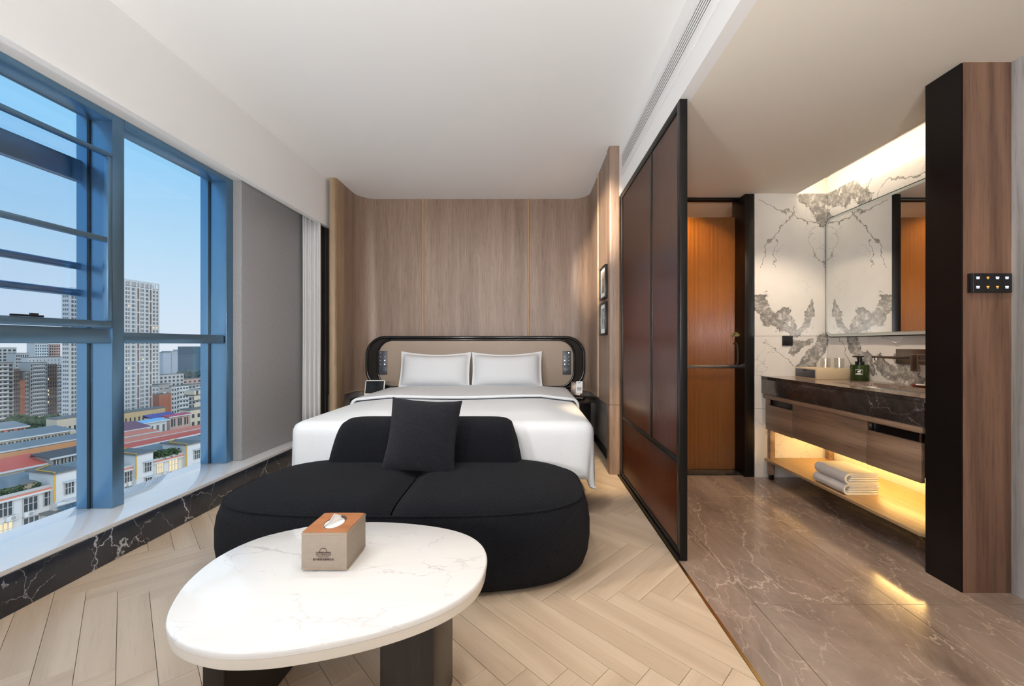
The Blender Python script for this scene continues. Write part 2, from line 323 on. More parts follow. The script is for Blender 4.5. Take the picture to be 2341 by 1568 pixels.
class B:
    def __init__(s): s.v = []; s.f = []
    def add(s, vs, fs):
        n = len(s.v); s.v += [Vector(q) for q in vs]; s.f += [tuple(i + n for i in f) for f in fs]; return s
    def box(s, a, b, M4=None):
        (x0, y0, z0), (x1, y1, z1) = a, b
        vs = [Vector(q) for q in ((x0, y0, z0), (x1, y0, z0), (x1, y1, z0), (x0, y1, z0), (x0, y0, z1), (x1, y0, z1), (x1, y1, z1), (x0, y1, z1))]
        if M4 is not None: vs = [M4 @ q for q in vs]
        return s.add(vs, [(0, 3, 2, 1), (4, 5, 6, 7), (0, 1, 5, 4), (1, 2, 6, 5), (2, 3, 7, 6), (3, 0, 4, 7)])
    def prism(s, pts, z0, z1, M4=None):
        n = len(pts)
        vs = [Vector((x, y, z0)) for x, y in pts] + [Vector((x, y, z1)) for x, y in pts]
        if M4 is not None: vs = [M4 @ q for q in vs]
        return s.add(vs, [tuple(range(n - 1, -1, -1)), tuple(range(n, 2 * n))] + [(i, (i + 1) % n, n + (i + 1) % n, n + i) for i in range(n)])
    def lathe(s, prof, c=(0, 0, 0), seg=24, caps=True):
        vs = []; fs = []; k = len(prof)
        for i in range(seg):
            a = 2 * math.pi * i / seg
            vs += [(c[0] + r * math.cos(a), c[1] + r * math.sin(a), c[2] + z) for r, z in prof]
        for i in range(seg):
            j = (i + 1) % seg
            fs += [(i * k + q, j * k + q, j * k + q + 1, i * k + q + 1) for q in range(k - 1)]
        if caps:
            fs.append(tuple(i * k for i in range(seg - 1, -1, -1))); fs.append(tuple(i * k + k - 1 for i in range(seg)))
        return s.add(vs, fs)
    def tube(s, path, r, seg=8, closed=False):
        path = [Vector(q) for q in path]; n = len(path); vs = []; fs = []
        up = None
        for i, q in enumerate(path):
            a = path[(i - 1) % n] if (closed or i > 0) else q; b = path[(i + 1) % n] if (closed or i < n - 1) else q
            t = (b - a).normalized()
            if up is None: up = t.orthogonal().normalized()
            up = (up - t * up.dot(t)); up = up.normalized() if up.length > 1e-6 else t.orthogonal().normalized()
            sd = t.cross(up); rr = r[i] if isinstance(r, (list, tuple)) else r
            vs += [q + (up * math.cos(2 * math.pi * k / seg) + sd * math.sin(2 * math.pi * k / seg)) * rr for k in range(seg)]
        for i in range(n if closed else n - 1):
            j = (i + 1) % n
            fs += [(i * seg + k, i * seg + (k + 1) % seg, j * seg + (k + 1) % seg, j * seg + k) for k in range(seg)]
        if not closed: fs += [tuple(range(seg - 1, -1, -1)), tuple((n - 1) * seg + k for k in range(seg))]
        return s.add(vs, fs)
    def grid(s, rows, closed_u=False, flip=False):
        nv = len(rows); nu = len(rows[0]); vs = [q for r in rows for q in r]; fs = []
        for i in range(nv - 1):
            for j in range(nu if closed_u else nu - 1):
                k = (j + 1) % nu
                f = (i * nu + j, i * nu + k, (i + 1) * nu + k, (i + 1) * nu + j)
                fs.append(f[::-1] if flip else f)
        return s.add(vs, fs)
    def build(s, name, mat, parent=None, bevel=0.0, seg=2, smooth=False, kind=None, label=None, angle=None, solid=0.0):
        me = bpy.data.meshes.new(name)
        if parent is not None: o0 = WL[parent]
        else:
            lo = [min(q[i] for q in s.v) for i in range(3)]; hi = [max(q[i] for q in s.v) for i in range(3)]
            o0 = Vector(((lo[0] + hi[0]) / 2, (lo[1] + hi[1]) / 2, lo[2]))
        me.from_pydata([q - o0 for q in s.v], [], s.f)
        bm = bmesh.new(); bm.from_mesh(me)
        if bevel:
            bmesh.ops.recalc_face_normals(bm, faces=bm.faces)
            ed = [e for e in bm.edges if len(e.link_faces) == 2 and e.calc_face_angle(0) > .5]
            bmesh.ops.bevel(bm, geom=ed, offset=bevel, segments=seg, affect='EDGES', profile=.5, clamp_overlap=True)
        bmesh.ops.recalc_face_normals(bm, faces=bm.faces)
        bm.to_mesh(me); bm.free()
        me.materials.append(M[mat] if isinstance(mat, str) else mat)
        if smooth or bevel:
            for p in me.polygons: p.use_smooth = True
            if hasattr(me, 'set_sharp_from_angle'): me.set_sharp_from_angle(angle=angle or R(40))
        o = bpy.data.objects.new(name, me); o.location = (0, 0, 0) if parent is not None else o0
        link(o, parent); WL[o] = o0.copy()
        if solid:
            md = o.modifiers.new('thickness', 'SOLIDIFY'); md.thickness = solid; md.offset = 0
        if kind: o['kind'] = kind
        if label: o['label'] = label
        return o
def copy_tree(o, parent=None, loc=None):
    c = o.copy(); COL.objects.link(c); c.parent = parent
    if loc is not None: c.location = loc; WL[c] = Vector(loc)
    for ch in o.children: copy_tree(ch, c)
    return c
def struct(b, name, mat, **kw): return b.build(name, mat, kind='structure', **kw)
def rrect(x0, z0, x1, z1, r, n=8):
    out = []
    for cx_, cz_, a0 in ((x1 - r, z0 + r, -90), (x1 - r, z1 - r, 0), (x0 + r, z1 - r, 90), (x0 + r, z0 + r, 180)):
        for i in range(n + 1):
            a = R(a0 + 90 * i / n); out.append((cx_ + r * math.cos(a), cz_ + r * math.sin(a)))
    return out
def text_mesh(txt, name, mat, parent, loc, size, rot=(R(90), 0, 0), align='CENTER', ext=.0004, bold=0.0):
    c = bpy.data.curves.new(name, 'FONT'); c.body = txt; c.size = size; c.align_x = align; c.align_y = 'CENTER'; c.extrude = ext; c.offset = bold
    o = bpy.data.objects.new(name, c); COL.objects.link(o)
    dg = bpy.context.evaluated_depsgraph_get(); me = bpy.data.meshes.new_from_object(o.evaluated_get(dg))
    bpy.data.objects.remove(o); me.materials.clear(); me.materials.append(M[mat])
    q = bpy.data.objects.new(name, me); q.rotation_euler = rot; q.location = Vector(loc) - WL[parent]
    link(q, parent); WL[q] = Vector(loc); return q

# ------------------------------------------------------------------ setting: dimensions
ZC, ZL = 2.725, 2.305            # bedroom and entry ceiling heights
XW, XG = -2.07, -2.37            # sill front, glass plane
XP = .757                        # partition / bulkhead plane
YB = 4.583                       # headboard wall
ZS = .185                        # sill height
YF = -1.7                        # wall behind the camera

# floor: oak herringbone with a brass strip, marble tiles beyond
fl = struct(B().box((-2.1, .6, -.05), (.739, YB + .1, -.0095)), 'floor', 'oak_gap')
struct(B().box((-2.1, YF, -.05), (.739, .6, 0)), 'floor', 'oak')
def clip(poly, x0, x1, y0, y1):
    for ax, lim, sgn in ((0, x0, 1), (0, x1, -1), (1, y0, 1), (1, y1, -1)):
        out = []
        for i, a in enumerate(poly):
            b = poly[(i + 1) % len(poly)]; da = (a[ax] - lim) * sgn; db = (b[ax] - lim) * sgn
            if da >= 0: out.append(a)
            if da * db < 0:
                t = da / (da - db); out.append((a[0] + (b[0] - a[0]) * t, a[1] + (b[1] - a[1]) * t))
        poly = out
        if len(poly) < 3: return []
    return poly
PW, PL, GAP = .097, .595, .0007
c45 = math.sqrt(.5); XO, YO = -1.864, 1.702
def uv2w(u, v): return (XO + (u + v) * c45, YO + (v - u) * c45)
plank_mesh = None; npl = 0
for i in range(-40, 60):
    for j in range(-9, 9):
        for kind in 'HV':
            bu, bv = i * PW + j * PL, i * PW - j * PL
            if kind == 'H': r = (bu, bv, bu + PL, bv + PW)
            else: r = (bu + PL, bv + PW - PL, bu + PL + PW, bv + PW)
            r = (r[0] + GAP, r[1] + GAP, r[2] - GAP, r[3] - GAP)
            poly = [uv2w(r[0], r[1]), uv2w(r[2], r[1]), uv2w(r[2], r[3]), uv2w(r[0], r[3])]
            cp = clip(poly, -2.072, .7385, .6, YB + .08)
            if len(cp) < 3: continue
            ar = abs(sum(cp[k][0] * cp[(k + 1) % len(cp)][1] - cp[(k + 1) % len(cp)][0] * cp[k][1] for k in range(len(cp)))) / 2
            if ar < .0006: continue
            cxp, cyp = uv2w((r[0] + r[2]) / 2, (r[1] + r[3]) / 2)
            if -1.3 < cxp < .15 and 2.95 < cyp: continue          # under the bed, never seen
            ang = R(-45) if kind == 'H' else R(45)
            full = abs(ar - (PL - 2 * GAP) * (PW - 2 * GAP)) < 1e-6
            if full and plank_mesh is not None: me = plank_mesh
            else:
                loc = [((x - cxp) * math.cos(ang) + (y - cyp) * math.sin(ang), -(x - cxp) * math.sin(ang) + (y - cyp) * math.cos(ang)) for x, y in cp]
                n = len(loc); me = bpy.data.meshes.new('plank')
                e = .0009
                mx = sum(p[0] for p in loc) / n; my = sum(p[1] for p in loc) / n
                ins = [(x - math.copysign(min(e, abs(x - mx)), x - mx), y - math.copysign(min(e, abs(y - my)), y - my)) for x, y in loc]
                me.from_pydata([(x, y, -.008) for x, y in loc] + [(x, y, -.0006) for x, y in loc] + [(x, y, 0) for x, y in ins], [],
                               [tuple(range(2 * n, 3 * n))] + [(k, (k + 1) % n, n + (k + 1) % n, n + k) for k in range(n)] + [(n + k, n + (k + 1) % n, 2 * n + (k + 1) % n, 2 * n + k) for k in range(n)])
                me.materials.append(M['oak']); me.update()
                if full: plank_mesh = me
            o = bpy.data.objects.new('plank', me); o.location = Vector((cxp, cyp, 0)) - WL[fl]; o.rotation_euler = (0, 0, ang)
            link(o, fl); npl += 1
struct(B().box((.7395, YF, -.03), (.7515, 3.3, .0015)), 'trim_1', 'brass')
fm = struct(B().box((.7515, YF, -.05), (2.6, 4.9, -.009)), 'floor', 'oak_gap')
for ix, (xa, xb) in enumerate([(.7515, .945), (.945, 1.54), (1.54, 2.135), (2.135, 2.6)]):
    for ya, yb in [(YF, -.72), (-.72, .48), (.48, 1.68), (1.68, 2.87), (2.87, 3.34)]:
        B().box((xa + .0008, ya + .0008, -.009), (xb - .0008, yb - .0008, 0)).build('tile', 'floor_marble', fm, bevel=.0008, seg=1)

# ceilings, beam, bulkhead
struct(B().box((-2.0, YF, ZC), (XP, YB + .1, ZC + .1)), 'ceiling', 'paint')
struct(B().box((XP + .0602, YF, ZL), (2.19, 4.9, ZL + .05)), 'ceiling', 'paint_warm')
struct(B().box((-2.045, YF, 2.255), (-2.0, YB + .1, ZC + .1)), 'wall_beam', 'paint')
struct(B().box((-2.46, YF, 2.34), (-2.045, YB + .1, 2.42)), 'ceiling', 'paint')
struct(B().box((XP, YF, ZL), (XP + .06, 3.44, ZC + .1)), 'wall_bulkhead', 'paint')
# vanity light cove above the mirror wall
struct(B().box((2.19, 1.93, ZL + .13), (2.445, 3.30, ZL + .18)), 'ceiling', 'paint_warm')
struct(B().box((2.17, 1.93, ZL + .0502), (2.19, 3.30, ZL + .18)), 'trim_3', 'paint_warm')
struct(B().box((2.4335, 1.93, ZL + .0005), (2.4448, 3.2875, ZL + .1299)), 'trim_4', 'paint_warm')
struct(B().box((2.19, 3.29, ZL + .0002), (2.445, 3.2995, ZL + .1299)), 'trim_5', 'paint_warm')
# wall behind the camera, far entry walls
struct(B().box((-2.5, YF - .1, -.05), (2.2, YF, ZC + .1)), 'wall_front', 'paint')

# ------------------------------------------------------------------ headboard wall of curved veneer
XL_, XR_ = -1.897, .680
wb = struct(B().box((-2.3, YB + .03, 0), (.9, YB + .1, ZC)), 'wall_back', 'veneer')
def alcove(off):
    """plan line of the veneer: left return, fillet, back, fillet, right return"""
    pts = []; r = .20
    xl, xr, yb = XL_ - off, XR_ + off, YB + off
    pts += [(xl, 4.03), (xl, yb - r)]
    for i in range(1, 9):
        a = R(180 - 90 * i / 8); pts.append((xl + r + r * math.cos(a), yb - r + r * math.sin(a)))
    tail = []
    for i in range(0, 8):
        a = R(90 - 90 * i / 8); tail.append((xr - r + r * math.cos(a), yb - r + r * math.sin(a)))
    return pts, tail + [(xr, yb - r), (xr, 3.40)]
def strip(b, line, z0, z1, th=.02):
    n = len(line)
    for i in range(n - 1):
        pass
    outs = []
    for i, q in enumerate(line):
        a = line[max(i - 1, 0)]; c = line[min(i + 1, n - 1)]
        t = Vector((c[0] - a[0], c[1] - a[1])).normalized(); outs.append((q[0] - t.y * th, q[1] + t.x * th))
    fr = [[(x, y, z0) for x, y in line], [(x, y, z1) for x, y in line]]
    bk = [[(x, y, z1) for x, y in outs], [(x, y, z0) for x, y in outs]]
    return b.grid(fr + bk + [fr[0]])
lp, rp = alcove(0)
ZW = .577
T1, T2, T3 = -1.189, .005, 3.905
g = .002
strip(B(), lp + [(T1 - g, YB)], ZW, ZC).build('veneer_panel', 'veneer', wb, smooth=True)
strip(B(), [(T1 + g, YB), (T2 - g, YB)], ZW, ZC).build('veneer_panel', 'veneer', wb)
right_line = [(T2 + g, YB)] + rp[:-1] + [(XR_, T3 + g)]
strip(B(), right_line, ZW, ZC).build('veneer_panel', 'veneer', wb, smooth=True)
strip(B(), [(XR_, T3 - g), (XR_, 3.40)], ZW, ZC).build('veneer_panel', 'veneer', wb)
for x in (T1, T2): B().lathe([(.012, ZW), (.012, ZC)], (x, YB - .001, 0), 12).build('trim_strip', 'trim_wood', wb, smooth=True)
B().lathe([(.011, ZW), (.011, ZC)], (XR_ - .001, T3, 0), 12).build('trim_strip', 'trim_wood', wb, smooth=True)
lp2, rp2 = alcove(.075)
strip(B(), lp2 + rp2, .075, ZW).build('lower_panel', 'lowpanel', wb, smooth=True)
strip(B(), lp2 + rp2, 0, .075, .015).build('baseboard', 'black_metal', wb, smooth=True)
# narrow ledge under the veneer, pale wood
ia, ib = alcove(.0); oa, ob = alcove(.085)
inn = ia + ib; out_ = oa + ob
bb = B(); bb.grid([[(x, y, ZW) for x, y in inn], [(x, y, ZW) for x, y in out_], [(x, y, ZW - .012) for x, y in out_], [(x, y, ZW - .012) for x, y in inn], [(x, y, ZW) for x, y in inn]])
bb.build('ledge_trim', 'trim_wood', wb)
# rounded end posts
lpost = struct(B().prism(rrect(-1.972, 3.99, -1.895, 4.2, .03, 6), 0, ZC), 'wall_left_post', 'veneer_edge', smooth=True)
rpost = struct(B().prism(rrect(.674, 3.352, .7655, 3.47, .018, 5), ZW + .0015, ZC), 'wall_right_post', 'veneer', smooth=True)
B().prism(rrect(.674, 3.352, .7655, 3.47, .018, 5), 0, ZW - .0015).build('post_foot', 'veneer', rpost, smooth=True)
struct(B().box((-2.3, 4.2, 0), (-1.99, 4.62, ZC)), 'wall_left_return', 'drape')
struct(B().box((.77, 3.47, 0), (.80, 4.7, ZC)), 'wall_right_return', 'veneer')

# ------------------------------------------------------------------ window wall
struct(B().box((-2.50, YF, 0), (XW, 4.6, ZS - .022)), 'wall_left', 'dark_marble', bevel=.002)
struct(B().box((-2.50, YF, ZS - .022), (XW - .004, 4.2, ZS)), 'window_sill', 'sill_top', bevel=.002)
struct(B().box((-2.50, 3.11, ZS), (-2.20, 4.62, 2.34)), 'wall_left_pier', 'wallpaper', bevel=.004)
XI, XO_ = -2.265, -2.41          # frame room face, outer face
mull_y = [(y, y + .066) for y in (-1.97 + .8345, -1.97 + 2 * .8345, -1.97 + 3 * .8345 , -1.97 + 4 * .8345)] 
mull_y = [(2.205 - .8345 * k, 2.271 - .8345 * k) for k in (4, 3, 2, 1, 0)] + [(3.0395, 3.109)]
wins = []
for k in range(len(mull_y) - 1):
    y0, y1 = mull_y[k][1], mull_y[k + 1][0]
    w_ = bpy.data.objects.new('window_%d' % (len(mull_y) - 1 - k), None); w_.location = (XI, (y0 + y1) / 2, ZS); link(w_); WL[w_] = Vector(w_.location); w_['kind'] = 'structure'
    wins.append((w_, y0, y1))
    ya, yb = mull_y[k + 1]
    B().box((-2.385, ya, ZS), (XI, yb, 2.34)).build('mullion', 'navy', w_, bevel=.003)
    B().box((-2.400, ya - .004, ZS), (-2.3855, yb + .004, 2.34)).build('gasket', 'black_metal', w_)
    B().box((XO_ - .05, ya - .002, ZS), (-2.4005, yb + .002, 2.34)).build('mullion_cap', 'navy', w_, bevel=.002)
    B().box((-2.392, y0, 2.30), (XI, y1, 2.339)).build('head_frame', 'navy', w_, bevel=.002)
    side = k == len(mull_y) - 3 + 1 or False
    last = k == len(mull_y) - 2
    zt0, zt1 = (1.086, 1.148) if last else (1.085, 1.165)
    B().box((-2.385, y0, zt0), (XI - .005, y1 - (0.02 if last else 0), zt1)).build('transom', 'navy', w_, bevel=.003)
    if last: B().box((-2.385, y1 - .0195, zt0 + .006), (XI - .012, y1, zt1 - .006)).build('transom_end', 'black_metal', w_)
    gl = [(ZS + .0005, zt0), (zt1, 2.30)]
    for a, b_ in gl: B().box((-2.376, y0, a), (-2.370, y1, b_)).build('pane', 'glass', w_)
# insect-screen sash with bars in the bay left of the first mullion
w2, y0, y1 = wins[-2]
ys0, ys1 = y0 + .02, y1 - .012
sash = B().box((-2.285, ys0, 1.168), (XI + .012, ys1, 1.205)).build('sash_bottom_rail', 'navy', w2, bevel=.003)
B().box((-2.285, ys0, 2.092), (XI + .012, ys1, 2.112)).build('sash_top_rail', 'navy', w2, bevel=.003)
B().box((-2.285, ys1 - .022, 1.205), (XI + .012, ys1, 2.092)).build('sash_stile', 'navy', w2, bevel=.003)
B().box((-2.285, ys0, 1.205), (XI + .012, ys0 + .022, 2.092)).build('sash_stile', 'navy', w2, bevel=.003)
B().box((-2.283, ys0 + .022, 1.628), (XI + .010, ys1 - .022, 1.655)).build('sash_middle_bar', 'navy', w2, bevel=.003)
B().box((-2.2752, ys0 + .022, 1.205), (-2.2748, ys1 - .022, 2.092)).build('insect_mesh', 'mesh', w2)
lt = B().box((-2.253, ys0 + .30, 1.205), (-2.243, ys0 + .42, 1.214)).build('latch', 'black_metal', w2, bevel=.002)
B().box((-2.252, ys0 + .37, 1.2145), (-2.244, ys0 + .40, 1.222)).build('latch_lever', 'black_metal', lt)
B().box((-2.47, y0, 1.965), (-2.43, y1, 2.08)).build('awning_top_rail', 'navy', w2, bevel=.004)
for z in (1.505, 1.36): B().tube([(-2.45, y0, z), (-2.45, y1, z)], .019, 10).build('guard_rail', 'navy', w2, smooth=True)

# curtains in the pocket beside the headboard wall
def curtain(name, label, x0, y0, x1, y1, z0, z1, waves, amp, mat, flare=0):
    b = B(); rows = []
    n = waves * 10
    for iz in range(9):
        z = z1 + (z0 - z1) * iz / 8; r = []
        for i in range(n + 1):
            t = i / n; a = amp * (.55 + .45 * iz / 8) * math.sin(t * waves * 2 * math.pi + .3 * math.sin(iz * .5))
            dx, dy = x1 - x0, y1 - y0; L = math.hypot(dx, dy)
            r.append((x0 + dx * t - dy / L * a + flare * iz / 8, y0 + dy * t + dx / L * a, z))
        rows.append(r)
    o = b.grid(rows).build(name, mat, smooth=True, angle=R(80), solid=.003); return tag(o, label, 'curtain')
curtain('sheer_curtain', 'white sheer curtain gathered beside the grey wall panel', -2.172, 3.90, -2.012, 3.93, ZS + .02, 2.338, 4, .028, 'sheer')
curtain('blackout_curtain', 'dark brown blackout drape gathered behind the white sheer', -2.19, 4.06, -1.995, 4.10, ZS + .02, 2.338, 5, .03, 'drape')

# air vent on the bulkhead
v = thing('air_vent', 'long white linear air vent set into the bulkhead above the glass partition', 'vent', (XP, 2.0, 2.43))
y0v, y1v = .2, 3.255
B().box((XP - .006, y0v, 2.430), (XP - .0005, y1v, 2.482)).build('flange', 'paint', v, bevel=.001)
B().box((XP - .006, y0v, 2.598), (XP - .0005, y1v, 2.612)).build('flange', 'paint', v, bevel=.001)
B().box((XP - .0012, y0v, 2.482), (XP - .0004, y1v, 2.598)).build('dark_slot', 'black_metal', v)
for k in range(6):
    z = 2.486 + k * .0196
    B().box((XP - .0035, y0v, z), (XP - .0015, y1v, z + .0125)).build('slat', 'paint', v, bevel=.001)

# ------------------------------------------------------------------ reeded sliding partition
def reeded(b, p0, ax, n, length, z0, z1, pitch, depth, th=.004):
    """sheet along ax starting at p0 with rounded vertical reeds towards n"""
    k = max(1, int(round(length / pitch))); pts = []
    for i in range(k):
        for j in range(5):
            t = (i + j / 5) * length / k; h = depth * math.sin(math.pi * j / 5)
            pts.append((p0[0] + ax[0] * t + n[0] * h, p0[1] + ax[1] * t + n[1] * h))
    pts.append((p0[0] + ax[0] * length, p0[1] + ax[1] * length))
    bk = [(p0[0] - n[0] * th, p0[1] - n[1] * th), (p0[0] + ax[0] * length - n[0] * th, p0[1] + ax[1] * length - n[1] * th)]
    b.grid([[(x, y, z0) for x, y in pts], [(x, y, z1) for x, y in pts]])
    b.add([(*bk[0], z0), (*bk[1], z0), (*bk[1], z1), (*bk[0], z1)], [(0, 1, 2, 3)])
    return b
pt = thing('sliding_partition', 'black framed partition of dark amber reeded glass beside the bed alcove', 'partition', (XP + .02, 2.63, 0))
ya, yb = 2.016, 3.30
B().box((XP, ya, 0), (XP + .038, ya + .04, ZL - .001)).build('frame_stile', 'black_metal', pt, bevel=.002)
B().box((XP, yb - .05, 0), (XP + .038, yb, ZL - .001)).build('frame_stile', 'black_metal', pt, bevel=.002)
B().box((XP, ya + .0405, ZL - .045), (XP + .038, yb - .0505, ZL - .001)).build('frame_rail', 'black_metal', pt, bevel=.002)
B().box((XP, ya + .0405, 0), (XP + .038, yb - .0505, .045)).build('frame_rail', 'black_metal', pt, bevel=.002)
B().box((XP + .002, ya + .0405, .475), (XP + .03, yb - .0505, .505)).build('mid_rail', 'black_metal', pt, bevel=.004)
B().box((XP + .002, 2.485, .5055), (XP + .03, 2.515, ZL - .0455)).build('mid_stile', 'black_metal', pt, bevel=.004)
B().box((XP - .012, ya + .002, .0005), (XP - .0005, yb, .02)).build('floor_track', 'black_metal', pt, bevel=.002)
for (p, q, a, b_) in ((ya + .041, 2.4845, .506, ZL - .046), (2.5155, yb - .051, .506, ZL - .046), (ya + .041, yb - .051, .0455, .4745)):
    reeded(B(), (XP + .010, p), (0, 1), (-1, 0), q - p, a, b_, .0105, .0035).build('glass_panel', 'amber_part', pt, smooth=True, angle=R(60))

# ------------------------------------------------------------------ bathroom door, end wall, mirror wall
struct(B().box((1.845, 3.30, 0), (2.5, 3.40, ZL + .1)), 'wall_end', 'oak_gap')
we = bpy.data.objects['wall_end']
for za, zb in ((0, .555), (.557, 1.146), (1.148, ZL)):
    B().box((1.842, 3.288, za), (2.432, 3.2995, zb)).build('stone_tile', 'white_marble', we, bevel=.0008, seg=1)
struct(B().box((2.445, 1.90, 0), (2.52, 3.30, 2.6)), 'wall_right', 'oak_gap')
wr = bpy.data.objects['wall_right']
for za, zb in ((0, .555), (.557, 1.146), (1.148, ZL)):
    for y_a, y_b in ((1.93, 2.292), (2.294, 2.892), (2.894, 3.287)):
        B().box((2.432, y_a, za), (2.4445, y_b, zb)).build('stone_tile', 'white_marble', wr, bevel=.0008, seg=1)
dr = bpy.data.objects.new('door_1', None); dr.location = (1.3, 3.4, 0); link(dr); WL[dr] = Vector(dr.location); dr['kind'] = 'structure'
B().box((1.765, 3.292, 0), (1.841, 3.50, ZL - .001)).build('door_post', 'black_metal', dr, bevel=.003)
B().box((.80, 3.375, 2.284), (1.7645, 3.43, 2.3045)).build('door_lintel', 'black_metal', dr, bevel=.002)
B().box((.80, 3.345, .0), (1.7645, 3.50, .014)).build('threshold', 'counter_marble', dr, bevel=.003)
reeded(B(), (.82, 3.452), (1, 0), (0, -1), .965, .018, 2.162, .0115, .0045).build('door_glass', 'amber_door', dr, smooth=True, angle=R(60))
hb = B().box((.86, 3.385, .878), (1.786, 3.40, .908)).build('towel_bar', 'steel', dr, bevel=.003)
B().box((1.755, 3.4005, .884), (1.775, 3.447, .902)).build('bar_bracket', 'steel', hb, bevel=.002)
hp = B().tube([(1.757, 3.445, 1.085), (1.757, 3.405, 1.085), (1.757, 3.392, 1.07), (1.762, 3.392, .93), (1.762, 3.40, .915), (1.762, 3.446, .915)], .009, 8).build('pull_handle', 'gunmetal', dr, smooth=True)
sg = thing('door_sign', 'small brass diamond plate with a figure on the amber bathroom door', 'sign', (1.76, 3.443, 1.16))
cx_, cz_ = 1.76, 1.163
B().add([(cx_ - .036, 3.4435, cz_), (cx_, 3.4435, cz_ - .021), (cx_ + .036, 3.4435, cz_), (cx_, 3.4435, cz_ + .021), (cx_ - .036, 3.447, cz_), (cx_, 3.447, cz_ - .021), (cx_ + .036, 3.447, cz_), (cx_, 3.447, cz_ + .021)],
        [(0, 1, 2, 3), (7, 6, 5, 4), (0, 4, 5, 1), (1, 5, 6, 2), (2, 6, 7, 3), (3, 7, 4, 0)]).build('plate', 'brass', sg)
B().tube([(cx_ + .006 * math.cos(a), 3.4425, cz_ + .004 + .006 * math.sin(a)) for a in [2 * math.pi * i / 12 for i in range(12)]], .0012, 6, True).build('figure_head', 'ink', sg)
B().tube([(cx_ + .010 * math.cos(a), 3.4425, cz_ - .006 + .008 * math.sin(a)) for a in [math.pi + math.pi * i / 8 for i in range(9)]], .0012, 6).build('figure_body', 'ink', sg)
# bathroom behind the door
struct(B().box((.75, 4.75, 0), (2.5, 4.85, ZL)), 'wall_bath', 'veneer_dark')
struct(B().box((1.95, 3.41, 0), (2.05, 4.75, ZL)), 'wall_bath_side', 'veneer_dark')
struct(B().box((.7515, 3.345, -.05), (2.0, 4.8, .0)), 'floor', 'counter_marble')

# entry column: black lacquer return, walnut face, grey panel
struct(B().box((1.886, 1.7615, 0), (2.10, 1.92, ZL)), 'wall_column', 'black_panel')
struct(B().box((1.892, 1.757, 0), (2.10, 1.7605, ZL)), 'trim_2', 'veneer_dark')
struct(B().box((2.098, YF, 0), (2.16, 1.7565, ZL)), 'wall_entry', 'veneer_grey')
struct(B().box((2.10, 1.7605, 0), (2.5, 1.92, ZL + .12)), 'wall_niche', 'paint_warm')

# LED cove above the vanity wall
cv = thing('cove_light', 'glowing warm light strip in the ceiling slot above the mirror wall', 'light', (2.25, 2.6, ZL + .055))
B().box((2.1905, 1.95, ZL + .07), (2.199, 3.27, ZL + .10)).build('led_strip', 'led_cove', cv)

# mirror
mr = thing('mirror', 'large rounded wall mirror with thin black frame and frosted border over the vanity', 'mirror', (2.41, 2.63, 1.135))
MX = 2.400
def yz_prism(b, pts, xa, xb):
    n = len(pts)
    return b.add([(xa, y, z) for y, z in pts] + [(xb, y, z) for y, z in pts], [tuple(range(n)), tuple(range(2 * n - 1, n - 1, -1))] + [(i, (i + 1) % n, n + (i + 1) % n, n + i) for i in range(n)])
yz_prism(B(), rrect(2.0, 1.135, 3.268, 2.087, .06), MX + .0025, 2.431).build('mirror_frame', 'black_metal', mr)
yz_prism(B(), rrect(2.006, 1.141, 3.262, 2.081, .055), MX + .0012, MX + .0024).build('frosted_border', 'frosted', mr)
yz_prism(B(), rrect(2.024, 1.163, 3.244, 2.063, .045), MX, MX + .0011).build('mirror_glass', 'mirror', mr)
cbl = B().tube([(2.425, 2.78, 1.133), (2.422, 2.76, 1.118), (2.422, 2.71, 1.108), (2.422, 2.66, 1.088), (2.422, 2.635, 1.1), (2.425, 2.62, 1.132)], .0035, 6).build('mirror_cable', 'plastic_white', smooth=True)
tag(cbl, 'white cable looping out below the wall mirror', 'cable')

# ------------------------------------------------------------------ vanity
vn = thing('vanity_unit', 'brown oak vanity with drawers and open lower shelf under the stone counter', 'vanity', (2.15, 2.6, 0))
xf = 1.92
def vbox(a, b_, name, mat, par=vn, bevel=.002, **kw): return B().box(a, b_).build(name, mat, par, bevel=bevel, **kw)
vbox((1.900, 1.95, .645), (2.425, 3.283, .6825), 'top_rail', 'vanity_wood', bevel=.012)
vbox((1.945, 1.99, .42), (2.40, 3.26, .6445), 'carcass', 'black_panel')
d1 = vbox((xf, 2.942, .397), (xf + .02, 3.268, .597), 'drawer', 'vanity_wood')
vbox((xf, 2.294, .402), (xf + .02, 2.938, .6435), 'door', 'vanity_wood')
d2 = vbox((xf - .004, 1.972, .402), (xf + .016, 2.29, .597), 'drawer', 'vanity_wood')
vbox((xf + .0005, 2.279, .5975), (xf + .02, 2.29, .6435), 'stile', 'steel')
vbox((xf + .0005, 1.975, .5975), (xf + .02, 1.986, .6435), 'stile', 'steel')
vbox((xf + .0005, 3.236, .5975), (xf + .02, 3.266, .6435), 'stile', 'vanity_wood')
bs = B().prism([(1.905, 3.262), (1.905, 1.975), (1.93, 1.945), (2.42, 1.945), (2.42, 3.262)], .145, .165)
bs.build('shelf', 'shelf_wood', vn, bevel=.003)
for y in (3.215,):
    lg = vbox((1.925, y, .04), (1.965, y + .04, .144), 'leg', 'vanity_wood'); vbox((1.93, y + .005, .0), (1.96, y + .035, .0395), 'foot', 'black_metal', lg)
    vbox((1.925, y, .1655), (1.965, y + .04, .396), 'upright', 'vanity_wood')
vbox((2.38, 3.20, .1655), (2.42, 3.24, .40), 'upright', 'vanity_wood')
vbox((2.38, 2.02, 0), (2.42, 2.06, .144), 'leg', 'vanity_wood')
vbox((2.38, 3.20, 0), (2.42, 3.24, .144), 'leg', 'vanity_wood')
vbox((2.31, 2.02, .4085), (2.325, 3.22, .4195), 'led_strip', 'led_warm', bevel=0)
